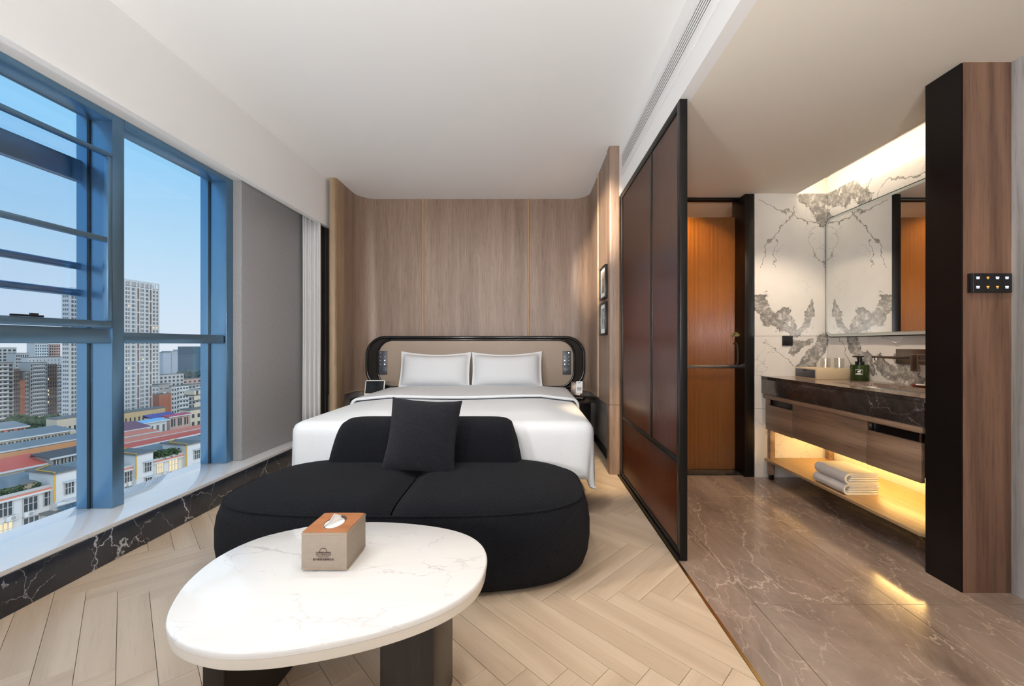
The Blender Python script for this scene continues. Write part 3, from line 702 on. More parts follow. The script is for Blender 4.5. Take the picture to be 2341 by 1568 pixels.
# stone counter with basin
ct = thing('stone_counter', 'dark veined stone counter with deep apron on the oak vanity', 'counter', (2.15, 2.6, .683))
hx0, hx1, hy0, hy1 = 2.03, 2.31, 2.12, 2.72
b = B()
for a, c in (((1.895, 1.935), (hx0, 3.286)), ((hx1, 1.935), (2.43, 3.286)), ((hx0, 1.935), (hx1, hy0)), ((hx0, hy1), (hx1, 3.286))):
    b.box((a[0], a[1], .798), (c[0], c[1], .823))
b.build('top_slab', 'floor_marble', ct)
B().box((1.8955, 1.936, .6835), (1.925, 3.285, .7975)).build('apron', 'counter_marble', ct, bevel=.001)
B().box((1.8942, 1.936, .7985), (1.8949, 3.285, .8225)).build('front_edge', 'counter_marble', ct)
bs = thing('wash_basin', 'white undermount wash basin sunk in the stone counter', 'basin', (2.17, 2.42, .686))
rows = []
for (i, z) in ((0, .797), (.012, .72), (.05, .695), (.12, .690)):
    rows.append([(x, y, z) for x, y in rrect(hx0 - .008 + i, hy0 - .008 + i, hx1 + .008 - i, hy1 + .008 - i, .05 if i < .1 else .015)])
b = B().grid(rows, closed_u=True); n = len(rows[0]); k = len(b.v) - n; b.f.append(tuple(range(k, k + n)))
b.build('bowl', 'ceramic', bs, smooth=True, solid=.006)
B().lathe([(.02, .6935), (.02, .697)], (2.17, 2.42, 0), 16).build('drain', 'steel', bs, smooth=True)

fc = thing('faucet', 'brushed wall mounted basin faucet with square plate and blade lever', 'faucet', (2.43, 2.5, .95))
B().box((2.424, 2.30, .952), (2.4315, 2.668, 1.05)).build('wall_plate', 'gunmetal', fc, bevel=.002)
b = B(); rows = []
for x, hw, z, ht in ((2.4235, .028, 1.0, .016), (2.36, .026, .998, .013), (2.30, .022, .996, .010), (2.20, .018, 1.0, .007), (2.135, .016, 1.002, .006)):
    rows.append([(x, 2.50 + hw * math.cos(a), z + ht * math.sin(a)) for a in [2 * math.pi * i / 14 for i in range(14)]])
b.grid(rows, closed_u=True); b.f += [tuple(range(13, -1, -1)), tuple(range(56, 70))]
sp_ = b.build('spout', 'gunmetal', fc, smooth=True)
B().lathe([(.010, .982), (.010, .9955)], (2.15, 2.50, 0), 14).build('aerator', 'steel', sp_, smooth=True)
B().tube([(2.4235, 2.40, 1.0), (2.30, 2.40, 1.0)], .021, 16).build('valve_body', 'gunmetal', fc, smooth=True)
B().box((2.285, 2.378, .918), (2.2995, 2.422, 1.02)).build('lever', 'gunmetal', fc, bevel=.006)

# items on the counter
cb = thing('amenity_box', 'low cream drawer box with dark front on the stone counter', 'box', (2.21, 3.05, .823))
B().box((2.095, 2.937, .8235), (2.335, 3.175, .903)).build('case', 'cream', cb, bevel=.003)
cd = B().box((2.0915, 2.950, .832), (2.0948, 3.163, .894)).build('drawer_front', 'plastic_dark', cb, bevel=.001)
B().box((2.0905, 3.04, .878), (2.0914, 3.075, .892)).build('finger_slot', 'plastic_black', cd)
for i, (x, y, lab) in enumerate(((2.235, 3.04, 'clear drinking glass on the cream box, nearer the corner of the marble walls'), (2.30, 2.99, 'clear drinking glass on the cream box, nearer the green soap bottle'))):
    gl_ = B().lathe([(.0, .904), (.030, .904), (.034, .978), (.0315, .978), (.028, .912), (.0, .912)], (x, y, 0), 20, caps=False).build('drinking_glass', 'clear', smooth=True)
    tag(gl_, lab, 'glass', 'glasses on the cream box')
sd = thing('soap_bottle', 'dark green round pump bottle with small white label on the counter', 'bottle', (2.345, 2.86, .823))
c0 = (2.345, 2.86, .8235)
B().lathe([(.0, 0), (.052, 0), (.055, .004), (.055, .105), (.051, .112), (.03, .114), (0, .114)], c0, 28, caps=False).build('bottle_body', 'green', sd, smooth=True)
B().lathe([(.0, .1145), (.027, .1145), (.027, .135), (.014, .137), (.014, .165), (0, .165)], c0, 20, caps=False).build('pump_collar', 'plastic_black', sd, smooth=True)
B().box((2.30, 2.848, .989), (2.368, 2.872, .998)).build('pump_head', 'plastic_black', sd, bevel=.003)
lb = []
for k in range(7):
    a = R(205 + k * 7); lb.append((2.345 + .0557 * math.cos(a), 2.86 + .0557 * math.sin(a)))
def ring_strip(z0, z1, pts): return B().grid([[(x, y, z0) for x, y in pts], [(x, y, z1) for x, y in pts]])
for z in (.868, .902): ring_strip(z, z + .002, lb).build('label_line', 'paper', sd)
ring_strip(.885, .893, lb[2:5]).build('label_print', 'paper', sd)
ring_strip(.874, .878, lb[1:6]).build('label_print', 'paper', sd)
ring_strip(.868, .904, lb[0:1] + [((lb[0][0] * 9 + lb[1][0]) / 10, (lb[0][1] * 9 + lb[1][1]) / 10)]).build('label_line', 'paper', sd)
ring_strip(.868, .904, lb[-1:] + [((lb[-1][0] * 9 + lb[-2][0]) / 10, (lb[-1][1] * 9 + lb[-2][1]) / 10)]).build('label_line', 'paper', sd)
b = B(); rows = []
for sc_, z in ((.2, .8245), (.8, .8245), (1.0, .834), (.97, .836), (.75, .828), (.2, .827)):
    rows.append([(2.372 + .042 * sc_ * math.cos(a), 2.43 + .085 * sc_ * math.sin(a) * (1 - .25 * abs(math.sin(a))), z) for a in [2 * math.pi * i / 24 for i in range(24)]])
b.grid(rows, closed_u=True); b.f += [tuple(range(23, -1, -1)), tuple(range(120, 144))]
tag(b.build('soap_dish', 'red', smooth=True), 'red leaf shaped soap dish on the counter below the faucet', 'dish')
tag(B().lathe([(0, .8285), (.022, .8285), (.026, .834), (.022, .840), (0, .841)], (2.372, 2.44, 0), 18, caps=False).build('soap_bar', 'ceramic', smooth=True), 'small white soap lying in the red dish', 'soap')
so = thing('wall_socket', 'black square wall socket on the marble end wall', 'socket', (2.105, 3.287, 1.07))
B().box((2.063, 3.279, 1.069), (2.148, 3.2875, 1.150)).build('plate', 'plastic_black', so, bevel=.002)
for x, z in ((2.095, 1.12), (2.115, 1.12), (2.095, 1.098), (2.115, 1.098)): B().box((x, 3.2782, z), (x + .004, 3.2789, z + .009)).build('slot', 'screen', so)

# towels
def towel(name, label, x0, x1, y0, y1, z0, t):
    th = thing(name, label, 'towel', ((x0 + x1) / 2, (y0 + y1) / 2, z0), 'folded towels on the vanity shelf')
    # wrap: C-shaped outer fold around the front
    r = t / 2; n = 10; o_, i_ = [], []
    th_ = .012
    pts_o = [(x1 - .004, z0 + t)] + [(x0 + r + r * math.cos(R(90 + 180 * k / n)) * 1.0, z0 + r + r * math.sin(R(90 + 180 * k / n))) for k in range(n + 1)] + [(x1 - .012, z0)]
    ri = r - th_
    pts_i = [(x1 - .012, z0 + th_)] + [(x0 + r - ri * math.cos(R(90 - 180 * k / n)) , z0 + r - ri * math.sin(R(90 - 180 * k / n))) for k in range(n + 1)] + [(x1 - .004, z0 + t - th_)]
    pr = pts_o + pts_i
    m = len(pr); vs = []; ny = 6
    for k in range(ny + 1):
        y = y0 + (y1 - y0) * k / ny; wob = .0022 * math.sin(k * 2.1 + z0 * 40)
        vs += [(x + wob, y, z) for x, z in pr]
    fs = [(k * m + i, k * m + (i + 1) % m, (k + 1) * m + (i + 1) % m, (k + 1) * m + i) for k in range(ny) for i in range(m)] + [tuple(range(m)), tuple(ny * m + i for i in range(m - 1, -1, -1))]
    B().add(vs, fs).build('outer_fold', 'towel', th, smooth=True)
    h = t - 2 * th_ - .002; k = 3
    for q in range(k):
        za = z0 + th_ + .001 + h * q / k
        B().box((x0 + .03 + .006 * q, y0 + .002, za), (x1 + random.uniform(-.004, .010), y1 - .002, za + h / k - .001)).build('inner_fold', 'towel', th, bevel=h / k * .42, seg=3)
towel('folded_towel', 'white folded towel on the lit vanity shelf, lower of two', 1.912, 2.135, 2.455, 2.715, .1655, .066)
towel('folded_towel', 'white folded towel lying on top of the other vanity towel', 1.917, 2.128, 2.450, 2.708, .232, .066)

# entry switch panel
pn = thing('switch_panel', 'black glass switch panel with lit white and orange legends on the walnut column', 'switch', (1.995, 1.75, 1.30))
B().box((1.906, 1.741, 1.303), (2.084, 1.7565, 1.386)).build('plate', 'plastic_black', pn, bevel=.002)
B().box((1.9165, 1.7402, 1.304), (1.9175, 1.7409, 1.385)).build('seam', 'steel', pn)
for r_, z in ((0, 1.366), (1, 1.326)):
    for c_, x in enumerate((1.936, 1.979, 2.020, 2.061)):
        org = (r_, c_) in ((0, 1), (1, 1), (1, 2)); wd = .011 if org else .014
        bt = B().box((x - wd / 2, 1.7402, z), (x + wd / 2, 1.7409, z + .0045)).build('legend', 'icon_orange' if org else 'icon_white', pn)
        wl = .006 if org else .012
        B().box((x - wl / 2, 1.7402, z - .0052), (x + wl / 2, 1.7409, z - .002)).build('legend_underline', 'icon_orange' if org else 'icon_white', bt)

# ------------------------------------------------------------------ headboard
hd = thing('headboard', 'long headboard with rounded black frame, cane ends and taupe padded middle', 'headboard', (-.58, 4.53, .58))
def xz_prism(b, pts, ya_, yb_):
    n = len(pts)
    return b.add([(x, ya_, z) for x, z in pts] + [(x, yb_, z) for x, z in pts], [tuple(range(n)), tuple(range(2 * n - 1, n - 1, -1))] + [(i, (i + 1) % n, n + (i + 1) % n, n + i) for i in range(n)])
HY = 4.50
out = rrect(-1.805, .585, .637, 1.172, .22, 12); inn_ = rrect(-1.655, .60, .502, 1.122, .17, 12)
B().tube([(x, HY, z) for x, z in rrect(-1.79, .60, .622, 1.157, .205, 12)], .017, 10, True).build('outer_frame', 'lacquer', hd, smooth=True)
xz_prism(B(), rrect(-1.79, .60, .622, 1.157, .205, 12), HY, HY + .075).build('cane_back', 'cane', hd)
B().tube([(x, HY - .006, z) for x, z in rrect(-1.665, .605, .511, 1.13, .172, 12)], .014, 10, True).build('inner_frame', 'lacquer', hd, smooth=True)
xz_prism(B(), rrect(-1.66, .61, .506, 1.125, .167, 12), HY - .012, HY - .0005).build('padded_panel', 'leather', hd, bevel=.006)
# cane weave: fine raised lattice at both ends
b = B()
for xa, xb in ((-1.772, -1.690), (.536, .606)):
    x = xa
    while x < xb:
        b.box((x, HY - .0035, .73), (x + .004, HY - .001, 1.025)); x += .0115
    z = .73
    while z < 1.025:
        b.box((xa, HY - .003, z), (xb, HY - .0015, z + .004)); z += .0115
b.build('cane_weave', 'cane', hd, kind='stuff')
def bedside_switch(x0, lab, lit):
    t = thing('bedside_switch_panel', lab, 'switch', (x0 + .045, HY - .012, .745), 'bedside switch panels')
    B().box((x0, HY - .0245, .745), (x0 + .092, HY - .0125, 1.008)).build('plate', 'plastic_dark', t, bevel=.002)
    for r_ in range(4):
        for c_ in range(2):
            if r_ == 0 and c_ == (1 if lit == 'L' else 0): continue
            br = (c_ == (1 if lit == 'L' else 0) and r_ > 1) or (lit == 'R' and (r_, c_) == (0, 1))
            x = x0 + .022 + c_ * .045; z = .985 - r_ * .042; s_ = .006 if br else .0045
            B().box((x - s_, HY - .0254, z - s_), (x + s_, HY - .0247, z + s_)).build('button_icon', 'icon_white' if br else 'icon_dim', t)
    so_ = B().box((x0 + .004, HY - .0256, .752), (x0 + .088, HY - .0247, .826)).build('socket_face', 'plastic_dark', t, bevel=.0005)
    for dx, dz in ((.030, .035), (.044, .050), (.044, .022), (.064, .03), (.066, .05)):
        B().box((x0 + dx, HY - .0262, .752 + dz), (x0 + dx + .005, HY - .0257, .752 + dz + .011)).build('slot', 'plastic_black', so_)
bedside_switch(-1.652, 'slate switch panel on the headboard beside the small tablet', 'L')
bedside_switch(.384, 'slate switch panel on the headboard above the telephone', 'R')

# ------------------------------------------------------------------ bed, duvet, pillows
bd = thing('bed', 'low double bed base and mattress under white linen', 'bed', (-.54, 3.5, 0))
BX0, BX1, BY0, BY1 = -1.44, .36, 2.60, 4.47
B().box((BX0 + .06, BY0 + .06, .03), (BX1 - .06, BY1, .27)).build('bed_base', 'black_wood', bd, bevel=.01)
B().box((BX0 + .015, BY0 + .015, .271), (BX1 - .015, BY1, .575)).build('mattress', 'bedlinen', bd, bevel=.05, seg=4)
def drape(b, y_head, y_foot, over, zt, lift=0.0, foot=True, seed=0, ripple=.012):
    """sheet over the mattress hanging down at the sides and the foot"""
    nx, ny = 84, 70
    xs = [BX0 - over + (BX1 - BX0 + 2 * over) * i / nx for i in range(nx + 1)]
    ye = BY0 - over if foot else y_foot
    ysv = [y_head + (ye - y_head) * j / ny for j in range(ny + 1)]
    rows = []
    for y in ysv:
        r_ = []
        for x in xs:
            dx = max(BX0 - x, x - BX1, 0); dy = max(BY0 - y, 0) if foot else 0
            sx = -1 if x < BX0 else 1
            cxx = min(max(x, BX0), BX1); cyy = max(y, BY0) if foot else y
            rr = min(math.hypot(dx, dy), over * 1.16); rad = .055
            if rr > 1e-9: ux, uy = sx * dx / rr, -dy / rr
            else: ux = uy = 0
            arc = rad * math.pi / 2
            if rr < arc: a = rr / rad; ho = rad * math.sin(a); dz = rad * (1 - math.cos(a))
            else: ho = rad + (rr - arc) * .035; dz = rad + (rr - arc)
            hang = min(1, max(0, dz - rad) / .25)
            tpar = (y if dx > dy else x)
            ho += hang * ripple * (math.sin(tpar * 9 + seed) + .6 * math.sin(tpar * 17 + 1.7 + seed)) * .7
            px_, py_ = cxx + ux * (ho + lift), cyy + uy * (ho + lift)
            zz = zt + lift - dz
            # gentle loft of the filling
            ex = min(x - BX0, BX1 - x); ey = (y - BY0)
            if dx == 0 and dy == 0:
                soft = min(1, max(0, ex) / .25) * min(1, max(0, ey) / .25 if foot else 1)
                zz += .022 * soft + .004 * soft * (math.sin(x * 5.1 + y * 2.2) + math.sin(y * 4.3 - x * 2.9))
            r_.append((px_, py_, max(zz, .012)))
        rows.append(r_)
    return b.grid(rows)
dv = thing('duvet', 'smooth white duvet draped over the bed with a turned back top edge', 'duvet', (-.54, 3.4, .6))
drape(B(), 4.28, 0, .375, .582).build('cover', 'bedlinen', dv, smooth=True, angle=R(180), solid=.014)
drape(B(), 4.30, 3.45, .34, .600, lift=.012, foot=False, seed=2).build('turned_back_edge', 'bedlinen', dv, smooth=True, angle=R(180), solid=.022)

def pillow_mesh(b, w_, h_, t_, M4, flange=0.0, n=26, sag=.0, puff=2.4, ear=.05):
    front, back = [], []
    for j in range(n + 1):
        fr, bk = [], []
        for i in range(n + 1):
            u, v_ = -1 + 2 * i / n, -1 + 2 * j / n
            fu = w_ / (w_ + 2 * flange); fv = h_ / (h_ + 2 * flange)
            U = min(1, abs(u) / fu); V = min(1, abs(v_) / fv)
            th_ = t_ / 2 * ((1 - U ** puff) * (1 - V ** puff)) ** .55 + .0025
            pull = 1 - ear * (1 - abs(v_) ** 2) * abs(u) ** 3
            pulv = 1 - ear * (1 - abs(u) ** 2) * abs(v_) ** 3
            x = u * (w_ / 2 + flange) * pull; z = v_ * (h_ / 2 + flange) * pulv - (sag * (1 - u * u) if v_ > 0 else 0) * v_
            wr_ = .004 * math.sin(11 * u + 5 * v_) * (U * V)
            fr.append(M4 @ Vector((x, -th_ + wr_, z))); bk.append(M4 @ Vector((x, th_ + wr_, z)))
        front.append(fr); back.append(bk)
    b.grid(front); b.grid(back, flip=True)
    # rim
    ring = lambda g_: [g_[0][i] for i in range(n + 1)] + [g_[j][n] for j in range(1, n + 1)] + [g_[n][i] for i in range(n - 1, -1, -1)] + [g_[j][0] for j in range(n - 1, 0, -1)]
    b.grid([ring(front), ring(back)], closed_u=True)
    return b
def place(x, y, z, rx=0, ry=0, rz=0): return Matrix.Translation((x, y, z)) @ Matrix.Rotation(R(rz), 4, 'Z') @ Matrix.Rotation(R(rx), 4, 'X') @ Matrix.Rotation(R(ry), 4, 'Y')
for x, lab, ry in ((-.995, 'plump white pillow leaning on the headboard, nearer the window', .6), (-.225, 'plump white pillow leaning on the headboard, nearer the telephone', -.8)):
    b = pillow_mesh(B(), .705, .35, .22, place(x, 4.335, .806, -14, ry, 0), flange=.026, sag=.03, puff=4.2, n=40, ear=.03)
    tag(b.build('bed_pillow', 'bedlinen', smooth=True, angle=R(180)), lab, 'pillow', 'pillows on the bed')

# ------------------------------------------------------------------ sofa bench
sf = thing('sofa_bench', 'black boucle sofa bench with low bolster back at the foot of the bed', 'sofa', (-.6, 2.13, 0))
SX, SY, SA, SB = -.598, 2.125, .908, .437
def sring(ins, z, n=88, ex=3.2):
    r_ = []
    for i in range(n):
        a = 2 * math.pi * i / n; c, s_ = math.cos(a), math.sin(a)
        x = (SA - ins) * math.copysign(abs(c) ** (2 / ex), c); y = (SB - ins * .85) * math.copysign(abs(s_) ** (2 / ex), s_)
        r_.append((SX + x, SY + y, z))
    return r_
B().grid([sring(i, z) for i, z in ((.12, .012), (.055, .012), (.03, .03), (.01, .08), (.0, .15), (.0, .23), (.008, .29), (.022, .335), (.035, .352))], closed_u=True)
b = B(); rr_ = [sring(i, z) for i, z in ((.09, .006), (.05, .012), (.026, .035), (.008, .085), (.0, .15), (.0, .225), (.008, .285), (.022, .325), (.036, .345), (.045, .346))]
b.grid(rr_, closed_u=True); n = 88; b.f.append(tuple(range(n - 1, -1, -1)))
b.build('body', 'boucle', sf, smooth=True, angle=R(180))
def cushion_half(sgn):
    rows = []
    def hgt(x, y):
        d = abs(x - SX); gap = math.exp(-(d / .045) ** 2)
        return -.05 * gap
    prof = [(.046, .343), (.036, .350), (.040, .358), (.062, .372), (.10, .386), (.16, .396), (.24, .402), (.32, .404), (.40, .404)]
    for ins, z in prof:
        ring = sring(ins, z, 120)
        half = [q for q in ring if (q[0] - SX) * sgn >= -1e-6]
        half.sort(key=lambda q: math.atan2((q[1] - SY), (q[0] - SX) * sgn))
        row = []
        y_lo, y_hi = half[0][1], half[-1][1]
        row = [(SX + sgn * .004, y_lo, z)] + half + [(SX + sgn * .004, y_hi, z)]
        row = [(q[0] if abs(q[0] - SX) > .004 else SX + sgn * .004, q[1], q[2] + hgt(q[0], q[1])) for q in row]
        rows.append(row)
    # collapse to the centre line of the half
    m = len(rows[0]); last = rows[-1]
    rows.append([(SX + (q[0] - SX) * 1.0, SY + (q[1] - SY) * .0, .404 + hgt(q[0], 0)) for q in last])
    return B().grid(rows)
def cushion_half(sgn):
    """seat cushion: height field over half of the plan, crowned, dipping at the centre seam"""
    nx, ny = 40, 40; rows = []; low = []
    A, Bb, ex = SA - .034, SB - .030, 3.2
    for j in range(ny + 1):
        row = []
        for i in range(nx + 1):
            t = i / nx; v_ = -1 + 2 * j / ny
            u = 1 - (1 - t) ** 1.6
            x = .003 + (A - .003) * u; ymax = Bb * max(0, 1 - (x / A) ** ex) ** (1 / ex) if x < A else 0
            vv = math.copysign(1 - (1 - abs(v_)) ** 1.6, v_)
            # keep the outermost column from collapsing to one point
            y = ymax * vv
            e = (abs(x / A) ** ex + abs(y / Bb) ** ex) ** (1 / ex)
            edge = max(0, 1 - e)
            z = .350 + .056 * (1 - math.exp(-edge / .11))
            d = x / .05; z -= .045 * math.exp(-d * d) * (1 - .15 * vv)
            z += .006 * math.sin(x * 4) * math.cos(y * 5)
            row.append((SX + sgn * x, SY + y, z))
        rows.append(row)
    return B().grid(rows)
for s_, nm in ((-1, 'seat_cushion'), (1, 'seat_cushion')):
    cushion_half(s_).build(nm, 'boucle', sf, smooth=True, angle=R(180))
B().tube([q for q in sring(.033, .349)], .004, 6, True).build('piping', 'boucle', sf, smooth=True)
# bolster back
bm_ = B(); rows = []
nx = 44
for i in range(nx + 1):
    t = -1 + 2 * i / nx
    e = max(0, 1 - abs(t) ** 16) ** (1 / 2.4)
    row = []
    for k in range(24):
        a = 2 * math.pi * k / 24; c, s_ = math.cos(a), math.sin(a)
        hy = .105 * (.35 + .65 * e); hz = .155 * (.62 + .38 * e)
        y = hy * math.copysign(abs(c) ** .75, c); z = hz * math.copysign(abs(s_) ** .75, s_)
        halfw = .575 - .055 * max(0, (z + .10) / .26)
        row.append((-.60 + halfw * t, 2.415 + y + .03 * (z / .155), .488 + z - .155 * (1 - e) * .38))
    rows.append(row)
bm_.grid(rows, closed_u=True); bm_.f += [tuple(range(23, -1, -1)), tuple(nx * 24 + k for k in range(24))]
bm_.build('bolster_back', 'boucle', sf, smooth=True, angle=R(180))
tag(pillow_mesh(B(), .40, .40, .15, place(-.578, 2.215, .582, -17, 2.5, -4), ear=.07, puff=2.2).build('throw_cushion', 'boucle2', smooth=True, angle=R(180)), 'square black throw cushion leaning against the sofa bolster', 'cushion')

# ------------------------------------------------------------------ coffee table and tissue box
tb = thing('coffee_table', 'low pebble shaped coffee table with white marble top and black wood legs', 'table', (-.53, 1.18, 0))
outline_px = [(378, 1420), (392, 1378), (430, 1325), (500, 1270), (590, 1229), (690, 1205), (765, 1195), (835, 1192), (900, 1193), (970, 1199), (1030, 1209), (1075, 1224), (1103, 1245), (1114, 1272), (1108, 1305), (1088, 1337), (1045, 1370), (985, 1400), (900, 1430), (800, 1456), (700, 1475), (610, 1487), (520, 1490), (460, 1482), (415, 1467), (388, 1447)]
ZT = .42
ctrl = [((x - CX) * (H - ZT) / (y - CY), F * (H - ZT) / (y - CY)) for x, y in outline_px]
def catmull(c, k=4):
    out = []; n = len(c)
    for i in range(n):
        p0, p1, p2, p3 = (Vector(c[(i + q - 1) % n]) for q in range(4))
        for j in range(k):
            t = j / k
            q = .5 * ((2 * p1) + (-p0 + p2) * t + (2 * p0 - 5 * p1 + 4 * p2 - p3) * t * t + (-p0 + 3 * p1 - 3 * p2 + p3) * t ** 3)
            out.append((q.x, q.y))
    return out
tp = catmull(ctrl)
def inset(poly, d):
    n = len(poly); out = []
    ar = sum(poly[i][0] * poly[(i + 1) % n][1] - poly[(i + 1) % n][0] * poly[i][1] for i in range(n))
    sg_ = 1 if ar > 0 else -1
    for i in range(n):
        a, c = poly[i - 1], poly[(i + 1) % n]; t = Vector((c[0] - a[0], c[1] - a[1])).normalized()
        out.append((poly[i][0] - t.y * sg_ * d, poly[i][1] + t.x * sg_ * d))
    return out
def slab(b, poly, prof):
    rows = [[(x, y, z) for x, y in inset(poly, i)] for i, z in prof]
    b.grid(rows, closed_u=True); n = len(poly); b.f.append(tuple(range(n - 1, -1, -1))); b.f.append(tuple((len(rows) - 1) * n + k for k in range(n))); return b
slab(B(), tp, [(.004, .401), (.0005, .403), (.0, .408), (.0, .414), (.0025, .4185), (.006, ZT)]).build('marble_top', 'table_marble', tb, smooth=True, angle=R(50))
slab(B(), tp, [(.012, .372), (.005, .376), (.0035, .385), (.0035, .4005)]).build('apron', plain('cream_lacquer', (.74, .69, .62), .3), tb, smooth=True, angle=R(50))
def leg(pts): B().prism(pts, 0, .3715).build('leg', 'black_wood', tb, bevel=.003)
leg([(-.895, 1.12), (-.828, 1.03), (-.795, 1.06), (-.787, 1.376), (-.86, 1.376)])
leg([(-.385, 1.05), (-.245, 1.05), (-.238, 1.08), (-.242, 1.30), (-.36, 1.30)])
tx = thing('tissue_box', 'taupe cloth tissue box with orange lid on the marble coffee table', 'tissue box', (-.5925, 1.244, ZT))
bx = (-.6585, 1.1755, .4245); by = (-.5265, 1.3125, .532)
B().box(bx, by).build('case', 'boxlinen', tx, bevel=.0015)
for dx in (-.648, -.545):
    for dy in (1.185, 1.293): B().box((dx, dy, ZT + .0003), (dx + .012, dy + .012, .4244)).build('foot', 'plastic_black', tx)
for z in (.4275, .5285):
    B().tube([(bx[0], bx[1] - .0008, z), (by[0] + .0008, bx[1] - .0008, z), (by[0] + .0008, by[1], z)], .0007, 5).build('stitching', 'trim_wood', tx)
# lid with an oval opening
ex_, ey_ = -.5925, 1.245
outer = [(bx[0] + .0015, bx[1] + .0015), (by[0] - .0015, bx[1] + .0015), (by[0] - .0015, by[1] - .0015), (bx[0] + .0015, by[1] - .0015)]
N = 40; ov = [(ex_ + .029 * math.cos(2 * math.pi * i / N), ey_ + .047 * math.sin(2 * math.pi * i / N)) for i in range(N)]
oq = []
for i in range(N):
    a = 2 * math.pi * i / N; c, s_ = math.cos(a), math.sin(a)
    hw, hh = (outer[1][0] - outer[0][0]) / 2, (outer[2][1] - outer[1][1]) / 2
    k = min(hw / max(abs(c), 1e-6), hh / max(abs(s_), 1e-6)); oq.append((ex_ + c * k, (bx[1] + by[1]) / 2 + s_ * k))
b = B(); b.grid([[(x, y, .5324) for x, y in ov], [(x, y, .5345) for x, y in ov], [(x, y, .5345) for x, y in oq], [(x, y, .5324) for x, y in oq], [(x, y, .5324) for x, y in ov]], closed_u=True)
b.build('lid', 'boxtop', tx)
B().prism(ov, .5322, .5326).build('opening', 'ink', tx)
b = B(); rows = []
for j in range(9):
    v_ = j / 8; row = []
    for i in range(13):
        u = -1 + 2 * i / 12
        wdt = .020 * (1 - .55 * v_); row.append((ex_ - .004 + u * wdt + .006 * v_, ey_ - .034 + .058 * (u * .5 + .5) * (1 - .25 * v_) + .004 * math.sin(3 * u + 4 * v_), .5332 + .032 * v_ * (1 - .55 * abs(u - .15))))
    rows.append(row)
b.grid(rows); b.build('tissue', 'paper', tx, smooth=True, solid=.0008)
b = B(); rows = [[(ex_ + (.027 * c_) * k_, ey_ - .006 + (.036 * s_) * k_, .5331 + .003 * (1 - k_)) for c_, s_ in [(math.cos(2 * math.pi * i / 24), math.sin(2 * math.pi * i / 24)) for i in range(24)]] for k_ in (1.0, .6, .2)]
b.grid(rows, closed_u=True); b.f.append(tuple(48 + k for k in range(24))); b.build('tissue_fold', 'paper', tx, smooth=True)
# printed emblem and lettering on the front
fy = bx[1] - .0006
ecx, ecz = -.5945, .4775
B().tube([(ecx + .0105 * math.cos(a), fy, ecz + .0105 * math.sin(a)) for a in [math.pi * i / 16 for i in range(17)]], .0009, 5).build('emblem_arc', 'ink', tx, smooth=True)
B().box((ecx - .021, fy - .0003, ecz - .0105), (ecx + .021, bx[1] - .0001, ecz - .0005)).build('emblem_bar', 'ink', tx)
text_mesh('Days Hotel', 'emblem_word', 'boxlinen', tx, (ecx, fy - .0006, ecz - .0052), .0088, ext=.0002, bold=.0001)
text_mesh('ChangshaXingsha', 'emblem_line', 'ink', tx, (ecx, fy, ecz - .0145), .0048, ext=.0002)
text_mesh('星沙戴斯温德姆酒店', 'emblem_line', 'ink', tx, (ecx, fy, ecz - .0225), .0068, ext=.0002, bold=.0001)

# ------------------------------------------------------------------ nightstands with tablet and telephone
def nightstand(x, lab):
    t = thing('nightstand', lab, 'nightstand', (x, 4.27, 0), 'nightstands beside the bed')
    c0_ = (x, 4.27, 0)
    B().lathe([(.0, .018), (.195, .018), (.205, .026), (.205, .4865), (0, .4865)], c0_, 40, caps=False).build('column', 'black_wood', t, smooth=True)
    B().lathe([(.0, .001), (.235, .001), (.235, .012), (.225, .0175), (0, .0175)], c0_, 40, caps=False).build('foot_plate', 'lacquer', t, smooth=True)
    B().lathe([(.0, .487), (.265, .487), (.272, .494), (.272, .508), (.266, .515), (0, .515)], c0_, 48, caps=False).build('stone_top', 'counter_marble', t, smooth=True)
    B().tube([(x + .2056 * math.cos(R(250)), 4.27 + .2056 * math.sin(R(250)), .03), (x + .2056 * math.cos(R(250)), 4.27 + .2056 * math.sin(R(250)), .486)], .006, 6).build('flute', 'lacquer', t, smooth=True)
nightstand(.455, 'dark round nightstand with stone top under the telephone')
nightstand(-1.585, 'dark round nightstand with stone top under the white tablet')
td = thing('smart_display', 'small white tablet display with black screen on the nightstand', 'tablet', (-1.575, 4.13, .515))
Mt = place(-1.575, 4.13, .5165, -18, 0, 4)
xzp = rrect(-.098, .0, .098, .200, .012, 5)
b = B(); n = len(xzp)
b.add([Mt @ Vector((x, -.006, z)) for x, z in xzp] + [Mt @ Vector((x, .010, z)) for x, z in xzp], [tuple(range(n)), tuple(range(2 * n - 1, n - 1, -1))] + [(i, (i + 1) % n, n + (i + 1) % n, n + i) for i in range(n)])
b.build('housing', 'plastic_white', td, bevel=.002)
B().box((-.090, -.0072, .062), (.090, -.0062, .192), Mt).build('display', 'screen', td)
B().box((-.080, .0102, .005), (.080, .075, .055), Mt @ Matrix.Rotation(R(16), 4, 'X')).build('rear_speaker', 'plastic_white', td, bevel=.01)
ph = thing('telephone', 'dark desk telephone with white card on the nightstand', 'telephone', (.50, 4.16, .515))
Mp = place(.505, 4.17, .5165, 0, 0, -14)
B().prism([(-.055, -.06), (.07, -.06), (.08, .06), (-.055, .06)], 0, .022, Mp).build('base', 'plastic_black', ph, bevel=.006)
Mr = Mp @ Matrix.Translation((-.01, .03, .03)) @ Matrix.Rotation(R(-18), 4, 'X')
B().box((-.062, -.012, 0), (.045, .014, .145), Mr).build('upright', 'gunmetal', ph, bevel=.006)
cdp = B().box((-.005, -.0142, .022), (.062, -.0124, .150), Mr).build('card', 'paper', ph)
